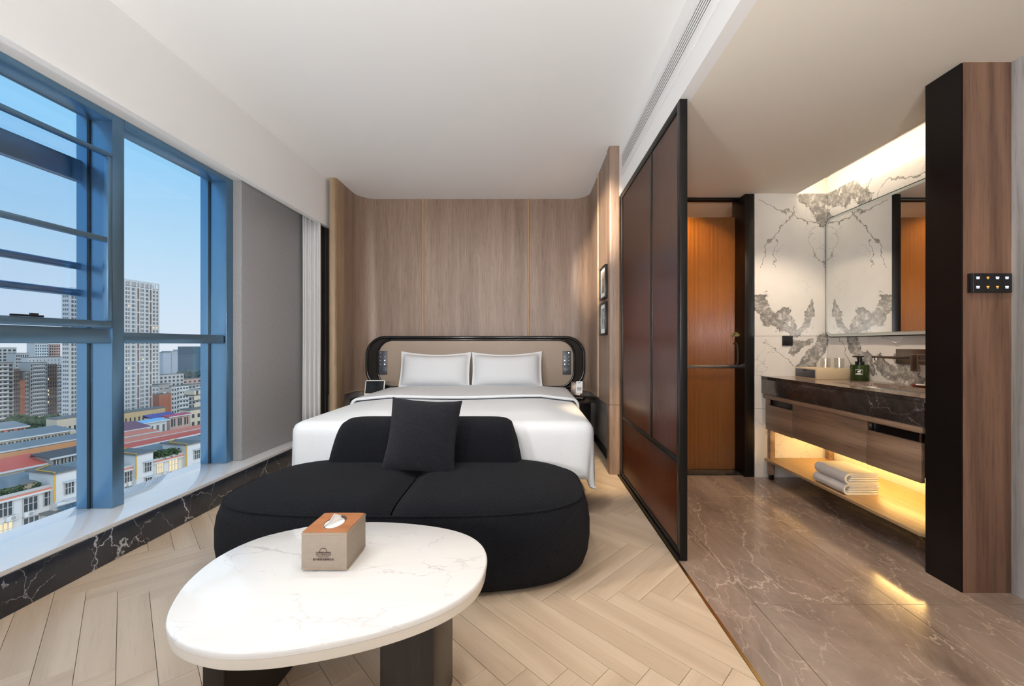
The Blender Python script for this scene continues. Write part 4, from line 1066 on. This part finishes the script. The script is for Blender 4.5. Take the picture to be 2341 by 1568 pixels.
for q in range(4): B().box((.006, -.0148, .055 + q * .009), (.052, -.0144, .060 + q * .009), Mr).build('print_line', 'ink', cdp)
B().box((.012, -.0148, .132), (.040, -.0144, .137), Mr).build('print_line', 'ink', cdp)
B().tube([Mp @ Vector((-.02 + .075 * math.cos(a), -.055 + .035 * math.sin(a), .006)) for a in [2 * math.pi * i / 20 for i in range(20)]], .005, 6, True).build('cord', 'plastic_black', ph, smooth=True)
wg = thing('wire_stand', 'slim steel loop standing on the nightstand beside the telephone', 'holder', (.36, 4.13, .515))
B().tube([(.345, 4.13, .517), (.343, 4.13, .57), (.352, 4.13, .585), (.362, 4.13, .57), (.365, 4.13, .517)], .003, 6).build('loop', 'steel', wg, smooth=True)
B().lathe([(0, .5155), (.022, .5155), (.022, .5185), (0, .5185)], (.355, 4.13, 0), 16, caps=False).build('base', 'steel', wg, smooth=True)

# ------------------------------------------------------------------ framed pictures
def art(name, stops, scale, stretch):
    m, nt = newmat(name)
    n_ = noise(nt, pos(nt, stretch), scale, 5, .65, 1.0)
    finish(nt, principled(nt, ramp(nt, n_, stops), .5)); return m
M['art1'] = art('sepia_figure_print', [(.35, (.10, .08, .06)), (.48, (.42, .34, .26)), (.58, (.60, .52, .44)), (.7, (.25, .2, .16))], 12, (1, 1, .35))
M['art2'] = art('black_white_street_print', [(.40, (.02, .02, .02)), (.47, (.35, .33, .31)), (.53, (.75, .73, .70)), (.6, (.06, .06, .06))], 26, (1, 1.6, .5))
def picture(z0, z1, am, lab):
    t = thing('picture_frame', lab, 'picture', (.666, 3.55, z0), 'framed prints on the alcove wall')
    yA, yB_ = 3.418, 3.680; xa, xb = .651, .6795; fw = .016
    for a, c in (((xa, yA, z0), (xb, yA + fw, z1)), ((xa, yB_ - fw, z0), (xb, yB_, z1)), ((xa, yA + fw + .0003, z0), (xb, yB_ - fw - .0003, z0 + fw)), ((xa, yA + fw + .0003, z1 - fw), (xb, yB_ - fw - .0003, z1))):
        B().box(a, c).build('frame_bar', 'black_panel', t, bevel=.001)
    B().box((xa + .008, yA + fw + .0005, z0 + fw + .0005), (xb - .002, yB_ - fw - .0005, z1 - fw - .0005)).build('mat_board', 'paper', t)
    B().box((xa + .0065, yA + .06, z0 + .055), (xa + .0078, yB_ - .06, z1 - .05)).build('print', 'art1' if z0 > 1.3 else 'art2', t)
picture(1.475, 1.760, 0, 'black framed sepia print, upper of two on the alcove side wall')
picture(1.160, 1.444, 1, 'black framed black and white street print, lower of two')

exec_city = True
# ================================================================== the city outside
def cmat(name, c, rough=.8): M[name] = plain(name, c, rough); return name
for n_, c_ in (('c_white', (.62, .62, .61)), ('c_cream', (.62, .53, .40)), ('c_yellow', (.60, .44, .24)), ('c_grey', (.33, .32, .30)), ('c_lgrey', (.48, .48, .47)), ('c_brick', (.36, .13, .075)), ('c_brown', (.17, .12, .10)),
               ('c_pink', (.52, .35, .30)), ('r_slate', (.23, .235, .23)), ('r_orange', (.78, .25, .06)), ('r_red', (.72, .12, .07)), ('r_salmon', (.75, .22, .13)), ('r_brown', (.10, .085, .08)), ('r_purple', (.22, .10, .13)), ('r_blue', (.28, .52, .72)), ('r_violet', (.12, .11, .30)), ('r_pinkred', (.55, .09, .13)),
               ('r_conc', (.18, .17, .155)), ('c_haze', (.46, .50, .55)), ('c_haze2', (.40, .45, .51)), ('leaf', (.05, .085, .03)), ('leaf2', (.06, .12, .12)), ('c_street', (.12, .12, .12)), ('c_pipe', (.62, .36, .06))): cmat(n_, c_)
M['c_glass'] = plain('c_glass', (.05, .06, .065), .25); M['c_glass_l'] = plain('c_glass_l', (.16, .18, .18), .3); M['c_teal'] = plain('c_teal', (.05, .13, .19), .2)
M['c_lit'] = glow('lit_window', (1, .82, .5), 1.1)
DV = Vector((.239, .971)); NV = Vector((.971, -.239)); OV = Vector((-80.9, 62.0)); ZG = -62.0
def hit(px, py, t, O=OV, n=NV, d=DV):
    r_ = Vector(((px - CX) / F, 1.0)); k = (O.dot(n) - t) / r_.dot(n); p = r_ * k
    return (p - O).dot(d), H - (py - CY) / F * k
def frame(O, d, n):
    m = Matrix.Identity(4); m.col[0][:3] = (d.x, d.y, 0); m.col[1][:3] = (-n.x, -n.y, 0); m.col[2][:3] = (0, 0, 1); m.col[3][:3] = (O.x, O.y, 0); return m
FM = frame(OV, DV, NV)          # local x along the row, y away from us, z up
def obox(b, a, c, m=FM): return b.box(a, c, m)
def city_thing(name, label, s, t, m=FM, cat='building', group=None):
    p = m @ Vector((s, t, ZG)); return thing(name, label, cat, tuple(p), group)
gr = struct(B().box((-1200, 20, ZG - 1), (-40, 1500, ZG)), 'ground', 'c_street')

# --- the near white block, straight across
nb = city_thing('white_apartment_block', 'long white low apartment block with blue grey roof, nearest across the street', 20, 0)
s0, _ = hit(-60, 1145, 0); s1, _ = hit(530, 1100, 0)
zc = hit(0, 1145, 0)[1]
obox(B(), (s0, .0, ZG), (s1, 11, zc - .3)).build('wall', 'c_white', nb)
obox(B(), (s0, -.6, zc - .3), (s1, .3, zc + .1)).build('cornice', 'c_white', nb, bevel=.05)
obox(B(), (s0, -.68, zc + .1), (s1, -.3, zc + .25)).build('cornice_pipe', 'r_salmon', nb)
obox(B(), (s0, -.3, zc + .25), (s1, -.05, zc + .75)).build('parapet', 'c_lgrey', nb)
obox(B(), (s0, .3, zc - .25), (s1, 3.4, zc)).build('terrace', 'r_conc', nb)
obox(B(), (s0, 3.4, zc), (s1, 11, zc + .95)).build('penthouse_wall', 'c_cream', nb)
b = B(); b.add([FM @ Vector(q) for q in ((s0, 3.0, zc + .96), (s1, 3.0, zc + .96), (s1, 11, zc + 1.2), (s0, 11, zc + 1.2), (s0, 3.0, zc + 1.06), (s1, 3.0, zc + 1.06), (s1, 11, zc + 1.32), (s0, 11, zc + 1.32))], [(0, 3, 2, 1), (4, 5, 6, 7), (0, 1, 5, 4), (2, 3, 7, 6), (1, 2, 6, 5), (3, 0, 4, 7)])
b.build('roof', 'r_slate', nb)
for pa, pb, pt_, deep in ((126, 175, 1084, 5.0), (312, 350, 1041, 5.5), (427, 459, 1018, 5.5)):
    a, zt = hit(pa, pt_, -1.4); c, _ = hit(pb, pt_, -1.4)
    tw = obox(B(), (a, -1.4, ZG), (c, deep, zt)).build('stair_tower', 'c_white', nb)
    obox(B(), (a - .35, -1.8, zt), (c + .35, deep + .3, zt + .25)).build('tower_roof', 'r_conc', tw)
    a2 = hit(pa, pt_, -1.85)[0]
    B().tube([FM @ Vector(q) for q in ((c - .2, deep, zt + .4), (a - .1, deep - 2.0, zt + .4), (a - .1, -1.5, zt + .35), (a - .1, -1.5, zt - 4.5))], .11, 6).build('gas_pipe', 'c_pipe', tw, smooth=True)
def city_window(par, px0, py0, px1, py1, t, mat='c_glass', awn=False, bars=3):
    a, z1 = hit(px0, py0, t); c, z0 = hit(px1, py1, t)
    if z0 > z1: z0, z1 = z1, z0
    f_ = obox(B(), (a, t - .12, z0), (c, t - .02, z1)).build('window', mat, par)
    b = B()
    for i in range(bars + 1):
        x = a + (c - a) * i / bars; obox(b, (x - .05, t - .2, z0), (x + .05, t - .121, z1))
    for z in (z0, (z0 + z1) / 2 + .1, z1): obox(b, (a, t - .19, z - .045), (c, t - .122, z + .045))
    b.build('window_bars', 'c_lgrey', f_)
    if awn: obox(B(), (a - .25, t - 1.0, z1 + .12), (c + .25, t - .02, z1 + .22)).build('awning', 'c_white', par)
for q in ((-6, 1150, 27, 1176, 0), (52, 1140, 85, 1163, 0), (99, 1122, 127, 1150, 0), (52, 1186, 88, 1209, 0), (181, 1108, 195, 1131, 0),
          (283, 1080, 301, 1100, 0), (283, 1113, 301, 1134, 0), (385, 1079, 431, 1098, 0), (465, 1034, 481, 1052, 0), (465, 1060, 481, 1078, 0), (230, 1100, 255, 1122, 0)): city_window(nb, *q)
for q in ((147, 1104, 168, 1126, -1.42), (147, 1145, 168, 1160, -1.42), (329, 1058, 345, 1076, -1.42), (331, 1092, 346, 1108, -1.42), (443, 1030, 456, 1047, -1.42), (443, 1062, 456, 1077, -1.42)): city_window(nb, *q, awn=True)
for q in ((357, 1060, 372, 1079, 0), (385, 1052, 405, 1073, 0), (414, 1046, 431, 1066, 0), (-6, 1200, 28, 1224, 0)): city_window(nb, *q, mat='c_lit')
def ac(px, py, t, lab):
    a, z = hit(px, py, t); p = FM @ Vector((a, t - .4, z))
    u = thing('air_conditioner', lab, 'air conditioner', tuple(p), 'air conditioners on the white block')
    obox(B(), (a - .55, t - .62, z - .38), (a + .55, t - .05, z + .38)).build('housing', 'c_white', u, bevel=.03)
    B().lathe([(.28, -.02), (.28, .02)], (0, 0, 0), 16)
    b = B(); n_ = 16; c_ = [FM @ Vector((a + .15 + .28 * math.cos(2 * math.pi * i / n_), t - .63, z + .28 * math.sin(2 * math.pi * i / n_))) for i in range(n_)]
    c2 = [FM @ Vector((a + .15 + .28 * math.cos(2 * math.pi * i / n_), t - .66, z + .28 * math.sin(2 * math.pi * i / n_))) for i in range(n_)]
    b.grid([c_, c2], closed_u=True); b.f.append(tuple(range(n_, 2 * n_))); b.build('fan_grille', 'c_grey', u)
    obox(B(), (a - .6, t - .6, z - .46), (a + .6, t - .02, z - .39)).build('bracket', 'c_grey', u)
for x, y, lab in ((62, 1174, 'white air conditioner under the grid window of the white block, left pane of view'), (22, 1184, 'white air conditioner at the outer left edge of the white block'), (297, 1104, 'white air conditioner beside the window mullion on the white block'), (376, 1083, 'white air conditioner under the brightly lit window of the white block'), (396, 1079, 'white air conditioner under the yellow lit window of the white block')): ac(x, y, 0, lab)
a, z = hit(163, 1165, -3.0)
sh = thing('solar_heater', 'solar water heater with white tank on the low roof across the street', 'solar heater', tuple(FM @ Vector((a, -3, z))))
B().tube([FM @ Vector((a - 1.3, -1.9, z + 1.1)), FM @ Vector((a + 1.3, -1.9, z + 1.1))], .34, 12).build('tank', 'c_white', sh, smooth=True)
for i in range(12):
    x = a - 1.2 + 2.4 * i / 11; B().tube([FM @ Vector((x, -2.1, z + .85)), FM @ Vector((x + .35, -3.9, z - 1.0))], .07, 6).build('vacuum_tube', 'c_teal', sh, smooth=True)
for x in (a - 1.1, a + 1.2): B().tube([FM @ Vector((x, -1.9, z + .8)), FM @ Vector((x, -1.9, z - 1.2))], .05, 6).build('leg', 'c_grey', sh)
ann = city_thing('flat_roof_annex', 'low annex with flat concrete roof in front of the white block', hit(120, 1190, -4)[0], -4)
for pa, pb, pyt in ((94, 178, 1172), (320, 372, 1108)):
    a, z = hit(pa, pyt, -.1); c, _ = hit(pb, pyt, -.1)
    obox(B(), (a, -6.5, ZG), (c, -.05, z - .3)).build('wall', 'c_white', ann)
    obox(B(), (a - .3, -6.9, z - .3), (c + .3, -.05, z)).build('roof', 'r_conc', ann)
    B().tube([FM @ Vector((c, -6.0, z + .15)), FM @ Vector((a + .4, -6.0, z + .15)), FM @ Vector((a + .4, -6.95, z + .1)), FM @ Vector((a + .4, -6.95, z - 5))], .1, 6).build('gas_pipe', 'c_pipe', ann)
# terrace plants
def bush(name, label, centre, rad, mat, n_=90, leaf=.35, cat='plant', group=None, flat=1.0, stem=True):
    t = thing(name, label, cat, tuple(centre), group); c = Vector(centre); rnd_ = random.Random(hash(label) % 9999)
    b = B()
    for i in range(n_):
        d_ = Vector((rnd_.gauss(0, 1), rnd_.gauss(0, 1), rnd_.gauss(0, 1))).normalized() * (rnd_.random() ** .4)
        q = c + Vector((d_.x * rad[0], d_.y * rad[1], rad[2] * .9 + d_.z * rad[2] * flat)); l_ = leaf * rnd_.uniform(.6, 1.3)
        m_ = Matrix.Translation(q) @ Matrix.Rotation(rnd_.uniform(0, 6.3), 4, 'Z') @ Matrix.Rotation(rnd_.uniform(-1, 1), 4, 'X')
        b.add([m_ @ Vector(v_) for v_ in ((-l_, 0, -l_ * .5), (0, -l_ * .7, l_ * .1), (l_, 0, -l_ * .3), (0, l_ * .7, l_ * .4), (0, 0, l_ * .6))], [(0, 1, 4), (1, 2, 4), (2, 3, 4), (3, 0, 4), (3, 2, 1, 0)])
    b.build('foliage', mat, t, kind='stuff')
    if stem: B().tube([c + Vector((0, 0, -rad[2] * 1.2)), c + Vector((0, 0, rad[2] * .6))], max(.05, rad[0] * .06), 6).build('stem', 'c_brown', t)
a, z = hit(372, 1040, 1.2); c, _ = hit(394, 1040, 1.2); dvec = Vector((DV.x, DV.y, 0))
for i in range(4):
    s_ = hit(352, 1040, 1.0)[0] + (hit(396, 1040, 1.0)[0] - hit(352, 1040, 1.0)[0]) * (i + .5) / 4
    p = FM @ Vector((s_, .7, zc + .2)); bush('terrace_hedge', 'green hedge plant on the white block terrace, ' + ('leftmost', 'second from left', 'second from right', 'rightmost')[i] + ' of four', p, (1.5, 1.5, .95), 'leaf', 160, .3, group='terrace hedge plants')
for i, px in enumerate((6, 16, 33, 44, 55, 88)):
    s_ = hit(px, 1130, .6)[0]; p = FM @ Vector((s_, .8, zc + .2)); bush('potted_plant', 'small potted plant on the white block terrace, ' + ('first', 'second', 'third', 'fourth', 'fifth', 'last')[i] + ' from the left edge of view', p, (.6, .6, .7), 'leaf', 30, .25, group='terrace pot plants')

# --- rows of roofs behind, parallel to the white block
def row_house(name, label, px0, px1, t, pe, pr, depth, roof, wall, nwin=0, wh=1.3, wtop=.8, zbot=-9.0, wfill=.6, winmat='c_glass'):
    s0, ze = hit(px0, pe, t); s1, _ = hit(px1, pe, t); zr = hit(px0, pr, t + depth)[1]
    g_ = city_thing(name, label, (s0 + s1) / 2, t)
    obox(B(), (s0, t, ze + zbot - 8), (s1, t + depth, ze - .05)).build('wall', wall, g_)
    e = .7
    b = B(); b.add([FM @ Vector(q) for q in ((s0 - e, t - e, ze - .1), (s1 + e, t - e, ze - .1), (s1 + e, t + depth, zr), (s0 - e, t + depth, zr), (s0 - e, t + depth + .3, ze - .1), (s1 + e, t + depth + .3, ze - .1),
                                              (s0 - e, t - e, ze + .15), (s1 + e, t - e, ze + .15), (s1 + e, t + depth, zr + .25), (s0 - e, t + depth, zr + .25), (s0 - e, t + depth + .5, ze - .05), (s1 + e, t + depth + .5, ze - .05))],
                     [(0, 3, 2, 1), (3, 4, 5, 2), (6, 7, 8, 9), (9, 8, 11, 10), (0, 1, 7, 6), (1, 2, 8, 7), (2, 5, 11, 8), (5, 4, 10, 11), (4, 3, 9, 10), (3, 0, 6, 9)])
    b.build('roof', roof, g_)
    obox(B(), (s0 - e, t - e - .08, ze - .25), (s1 + e, t - e + .05, ze + .12)).build('gutter', 'c_white', g_)
    for i in range(nwin):
        c_ = s0 + (s1 - s0) * (i + .5) / nwin; hw = (s1 - s0) / nwin * wfill / 2
        wi = obox(B(), (c_ - hw, t - .08, ze - wtop - wh), (c_ + hw, t - .01, ze - wtop)).build('window', winmat, g_)
        b = B(); obox(b, (c_ - .06, t - .16, ze - wtop - wh), (c_ + .06, t - .081, ze - wtop)); obox(b, (c_ - hw, t - .3, ze - wtop - wh - .15), (c_ + hw, t - .01, ze - wtop - wh)); b.build('window_ledge', 'c_cream', wi)
    return g_
row_house('workshop', 'long shed with red sheet roof behind the white block, at the left edge', -70, 112, 24, 1094, 1064, 7, 'r_red', 'c_cream')
row_house('workshop', 'shed with dark brown roof and a row of windows beside the red sheet roof', 119, 262, 22, 1047, 1032, 5, 'r_brown', 'c_grey', 9, 2.0, .5)
row_house('workshop', 'long shed with rusty orange roof behind the red sheet roof', -60, 262, 38, 1068, 1051, 7, 'r_orange', 'c_brown')
row_house('workshop', 'long white building with slate blue roof behind the orange roof', -60, 250, 54, 1043, 1030, 7, 'r_slate', 'c_white', 6, 1.6, .6, wfill=.4)
row_house('school_block', 'cream two storey block with slate blue roof and a row of dark windows', -60, 161, 74, 1017, 1000, 8, 'r_slate', 'c_cream', 13, 4.2, .8, wfill=.72)
row_house('school_block', 'small slate roofed house with orange panels behind the cream block', -60, 58, 92, 990, 975, 7, 'r_slate', 'r_salmon', 5, 1.8, .6)
row_house('workshop', 'long narrow shed with red roof behind the white block, in the middle pane', 240, 530, 22, 1035, 1026, 4, 'r_red', 'r_brown')
row_house('workshop', 'long shed with pale red roof just behind the narrow red shed', 240, 500, 33, 1021, 1013, 3, 'r_salmon', 'r_brown')
row_house('row_building', 'cream building with salmon red roof and small windows beside the mullion', 240, 357, 46, 1007, 997, 5, 'r_salmon', 'c_cream', 7, 2.0, .8, wfill=.5)
row_house('row_building', 'low building with dull purple hip roof below the tall tower', 240, 338, 64, 993, 974, 7, 'r_purple', 'c_cream')
row_house('row_building', 'white house with pale blue metal roof below the tower podium', 325, 381, 74, 968, 962, 5, 'r_blue', 'c_white', 4, 3, 1.5, wfill=.4)
row_house('row_building', 'white house with violet roof beside the pink villa', 352, 402, 95, 957, 947, 5, 'r_violet', 'c_white', 4, 1.8, .8, wfill=.35)
row_house('villa', 'pink and white villa with bright red roof and six dark windows', 388, 433, 80, 953, 949, 3, 'r_pinkred', 'c_pink', 3, 3.0, 1.0, wfill=.6)

# --- tall buildings: dark core with piers, floors and balconies in front
def block(name, label, px0, px1, pyt, t, floors, cols, wallm, fh=3.1, pier=.35, span=.45, depth=14, glassm='c_glass', O=OV, d=DV, n=NV, roofm='r_conc', balcony=None, zb=None, cat='building', lit=()):
    if pyt > 840: depth = min(depth, 6)
    rl = .2
    m_ = frame(O, d, n)
    s0, zt = hit(px0, pyt, t, O, n, d); s1, _ = hit(px1, pyt, t, O, n, d)
    g_ = city_thing(name, label, (s0 + s1) / 2, t, m_, cat)
    zb = ZG if zb is None else zb
    obox(B(), (s0 + .02, t + rl, zb), (s1 - .02, t + depth, zt - .1), m_).build('core', glassm, g_)
    pw = (s1 - s0) / cols
    b = B()
    for i in range(cols + 1):
        x = s0 + pw * i; w_ = pw * pier / 2
        obox(b, (max(s0, x - w_), t, zb), (min(s1, x + w_), t + rl, zt), m_)
    b.build('pier', wallm, g_, kind='stuff')
    b = B()
    for k in range(floors + 1):
        z = zt - fh * k; obox(b, (s0 + .01, t + .06, z - fh * span), (s1 - .01, t + rl - .001, z), m_)
    b.build('floor_band', wallm, g_, kind='stuff')
    obox(B(), (s0 - .05, t - .05, zt), (s1 + .05, t + depth + .05, zt + .5), m_).build('roof', roofm, g_)
    for x in (s0, s1): obox(B(), (x - .03, t + rl - .02, zb), (x + .03, t + depth, zt), m_).build('side_wall', wallm, g_)
    if balcony:
        b = B()
        for k in range(floors):
            z = zt - fh * (k + 1); obox(b, (s0 + (s1 - s0) * balcony[0], t - 1.3, z), (s0 + (s1 - s0) * balcony[1], t + .3, z + 1.05), m_)
            obox(b, (s0, t - .7, z - .1), (s1, t + .2, z + .25), m_)
        b.build('balcony', 'c_white', g_, kind='stuff')
    for i, k in lit:
        x = s0 + pw * (i + .5); z = zt - fh * (k + .72); obox(B(), (x - pw * .3, t + rl - .06, z - .7), (x + pw * .3, t + rl - .002, z + .7), m_).build('lit_window', 'c_lit', g_)
    return g_, s0, s1, zt, m_
DY = Vector((.03, .9995)); NX = Vector((.9995, -.03))
def tower(label, px0, px1, pyt, xpos, ypos, lit):
    O = Vector((xpos, ypos))
    g_, s0, s1, zt, m_ = block('residential_tower', label, px0, px1, pyt, 0, 40, 10, 'c_white', 3.05, .18, .34, 6, 'c_glass_l', O, DY, NX, zb=-62, lit=lit)
    W_ = (s1 - s0)
    b = B()
    for f_ in (.0, .16, .33, .42, .56, .70, .79, .90, 1.0): obox(b, (s0 + W_ * f_ - .35, -.6, -62), (s0 + W_ * f_ + .35, .1, zt + 4.5), m_)
    b.build('fin', 'c_white', g_, kind='stuff')
    b = B()
    for fa, fb in ((.345, .405), (.715, .775)): obox(b, (s0 + W_ * fa, -.12, -62), (s0 + W_ * fb, -.02, zt), m_)
    b.build('shaft', 'c_brown', g_, kind='stuff')
    b = B()
    for fa, fb in ((.33, .42), (.70, .79)):
        for k in range(13): obox(b, (s0 + W_ * fa, -.5, zt - 9.2 * k - .9), (s0 + W_ * fb, -.1, zt - 9.2 * k), m_)
    b.build('shaft_bridge', 'c_white', g_, kind='stuff')
    b = B()
    for k in range(40):
        z = zt - 3.05 * k
        for t_ in (1.1, 2.6, 4.1): obox(b, (s0 - .09, t_, z - 2.4), (s0 - .031, t_ + 1.0, z - .9), m_)
    b.build('side_window', 'c_glass_l', g_, kind='stuff')
    for t_ in (-.6, 5): obox(B(), (s0 - .2, t_, zt + 4.2), (s1 + .2, t_ + .6, zt + 4.8), m_).build('crown_beam', 'c_white', g_)
    obox(B(), (s0 + W_ * .1, 1, zt + .5), (s0 + W_ * .9, 4.5, zt + 3.4), m_).build('plant_room', 'c_lgrey', g_)
    return g_
tower('tall white tower with vertical fins seen in the right window bay', 284, 362, 652, -292, 295, ((1, 4), (9, 9), (8, 9), (4, 12), (1, 19), (5, 17)))
tower('tall cream tower with vertical fins partly hidden by the mullion, left window bay', 160, 250, 672, -320, 280, ((3, 10),))
block('podium', 'pale stone podium with small arched openings under the cream tower', 130, 262, 960, 118, 4, 12, 'c_cream', 5, .55, .6, 20)
block('podium', 'yellow stone podium below the white tower', 262, 378, 948, 135, 4, 12, 'c_yellow', 4.5, .6, .55, 14)
block('apartment_block', 'grey apartment slab with white balconies at the left edge of the window', -60, 31, 832, 360, 24, 7, 'c_grey', 3.2, .35, .3, 14, balcony=(.35, .85), lit=((4, 15),))
block('apartment_block', 'brown grey apartment slab with narrow windows beside the balconied slab', 31, 46, 845, 360, 24, 3, 'c_brown', 3.2, .4, .5, 14)
block('apartment_block', 'slim red brick stair tower between the two balconied slabs', 46, 57, 870, 360, 20, 1, 'c_brick', 3.2, 1.0, 1.0, 14)
block('apartment_block', 'dark grey apartment strip right of the red brick stair tower', 57, 66, 850, 360, 22, 2, 'c_grey', 3.2, .4, .4, 14)
block('apartment_block', 'grey apartment block with white curved balconies in the left window bay', 70, 108, 830, 360, 24, 8, 'c_lgrey', 3.1, .3, .3, 14, balcony=(.15, .8))
block('apartment_block', 'dark brown recessed facade with three lit windows', 108, 130, 834, 360, 24, 4, 'c_brown', 3.1, .5, .4, 14, lit=((0, 3), (0, 6), (0, 7), (0, 9)))
block('apartment_block', 'narrow balconied strip against the cream tower', 130, 146, 836, 360, 24, 3, 'c_lgrey', 3.1, .35, .35, 14, balcony=(.1, .7))
block('rooftop_house', 'pale penthouse on the curved balcony block', 64, 146, 818, 366, 2, 10, 'c_white', 3, .8, .6, 8, zb=-20)
block('distant_block', 'far grey block behind the left apartment slab', -40, 38, 796, 500, 8, 7, 'c_lgrey', 3.2, .35, .4, 14)
block('distant_block', 'far white block with teal windows above the penthouse', 80, 111, 786, 560, 8, 6, 'c_white', 3.2, .4, .4, 14, 'c_teal')
block('distant_block', 'far pinkish block beside the cream tower', 113, 138, 787, 570, 8, 5, 'c_pink', 3.2, .4, .4, 14)
block('distant_block', 'far stepped grey block in the gap of the skyline', 36, 66, 808, 470, 8, 6, 'c_lgrey', 3.2, .35, .4, 14)
# right bay, mid distance
block('brick_block', 'red brick block with grey upper floors right of the white tower', 364, 392, 903, 214, 8, 2, 'c_brick', 3.1, .95, .9, 16)
block('penthouse', 'grey concrete upper floors on the red brick block', 363, 391, 880, 216, 2, 3, 'c_grey', 3.1, .8, .8, 14, zb=-28, lit=((1, 1),))
block('balcony_block', 'grey block with tight windows between brick block and white balconies', 392, 404, 884, 214, 14, 2, 'c_lgrey', 3.1, .4, .5, 14)
block('balcony_block', 'white balconied block in front of the wooded hill', 404, 431, 884, 214, 14, 4, 'c_white', 3.1, .25, .3, 14, balcony=(.1, .9))
block('balcony_block', 'grey and brick block behind the beige office', 431, 500, 880, 245, 12, 9, 'c_grey', 3.1, .4, .35, 14, balcony=(.2, .5))
block('balcony_block', 'stepped grey block with roof terraces behind the brick block', 364, 420, 858, 275, 8, 6, 'c_lgrey', 3.1, .45, .45, 14)
block('balcony_block', 'long low grey block below the wooded hill', 418, 510, 868, 300, 8, 9, 'c_pink', 3.1, .5, .5, 14)
block('office_block', 'beige office block with square windows at the right end of the view', 435, 520, 939, 92, 8, 7, 'c_cream', 3.4, .52, .5, 12, 'c_glass', lit=((3, 0), (3, 1)))
block('penthouse', 'set back beige upper storeys of the office block', 444, 520, 905, 97, 3, 6, 'c_cream', 3.4, .6, .55, 10, zb=-20)
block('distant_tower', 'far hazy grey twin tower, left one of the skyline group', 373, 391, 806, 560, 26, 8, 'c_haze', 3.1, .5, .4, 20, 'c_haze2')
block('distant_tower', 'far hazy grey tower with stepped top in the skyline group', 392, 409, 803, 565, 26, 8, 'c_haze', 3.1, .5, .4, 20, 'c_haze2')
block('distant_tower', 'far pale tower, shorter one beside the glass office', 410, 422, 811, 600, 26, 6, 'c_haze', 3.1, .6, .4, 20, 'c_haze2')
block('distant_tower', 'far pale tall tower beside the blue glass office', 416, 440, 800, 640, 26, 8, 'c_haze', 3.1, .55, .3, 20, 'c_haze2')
block('glass_office', 'far dark blue glass office tower on the skyline', 441, 500, 793, 420, 22, 8, 'c_teal', 3.4, .1, .3, 24, 'c_teal', lit=((3, 7), (2, 7), (4, 10)))
# trees
def tree_at(px, py, t, rad, mat, lab, n_=260, leaf=1.2):
    s_, z = hit(px, py, t); p = FM @ Vector((s_, t, z - rad[2])); bush('tree', lab, p, rad, mat, n_, leaf, 'tree', 'city trees')
for px, py, lab in ((38, 968, 'broad green tree below the red brick stair tower'), (55, 970, 'round green tree at the foot of the curved balcony block'), (72, 976, 'low green tree left of the curved balcony block base'), (117, 966, 'dark green tree between the balcony block and the podium')):
    tree_at(px, py, 140, (5, 4, 3.6), 'leaf', lab)
for i, px in enumerate((416, 434, 452, 470, 488)):
    tree_at(px, 860, 380, (5.2, 5.2, 7.5), 'leaf2', 'dark green tree on the wooded hill below the far towers, ' + ('leftmost', 'second from left', 'middle', 'second from right', 'rightmost')[i] + ' of five', 320, 1.6)
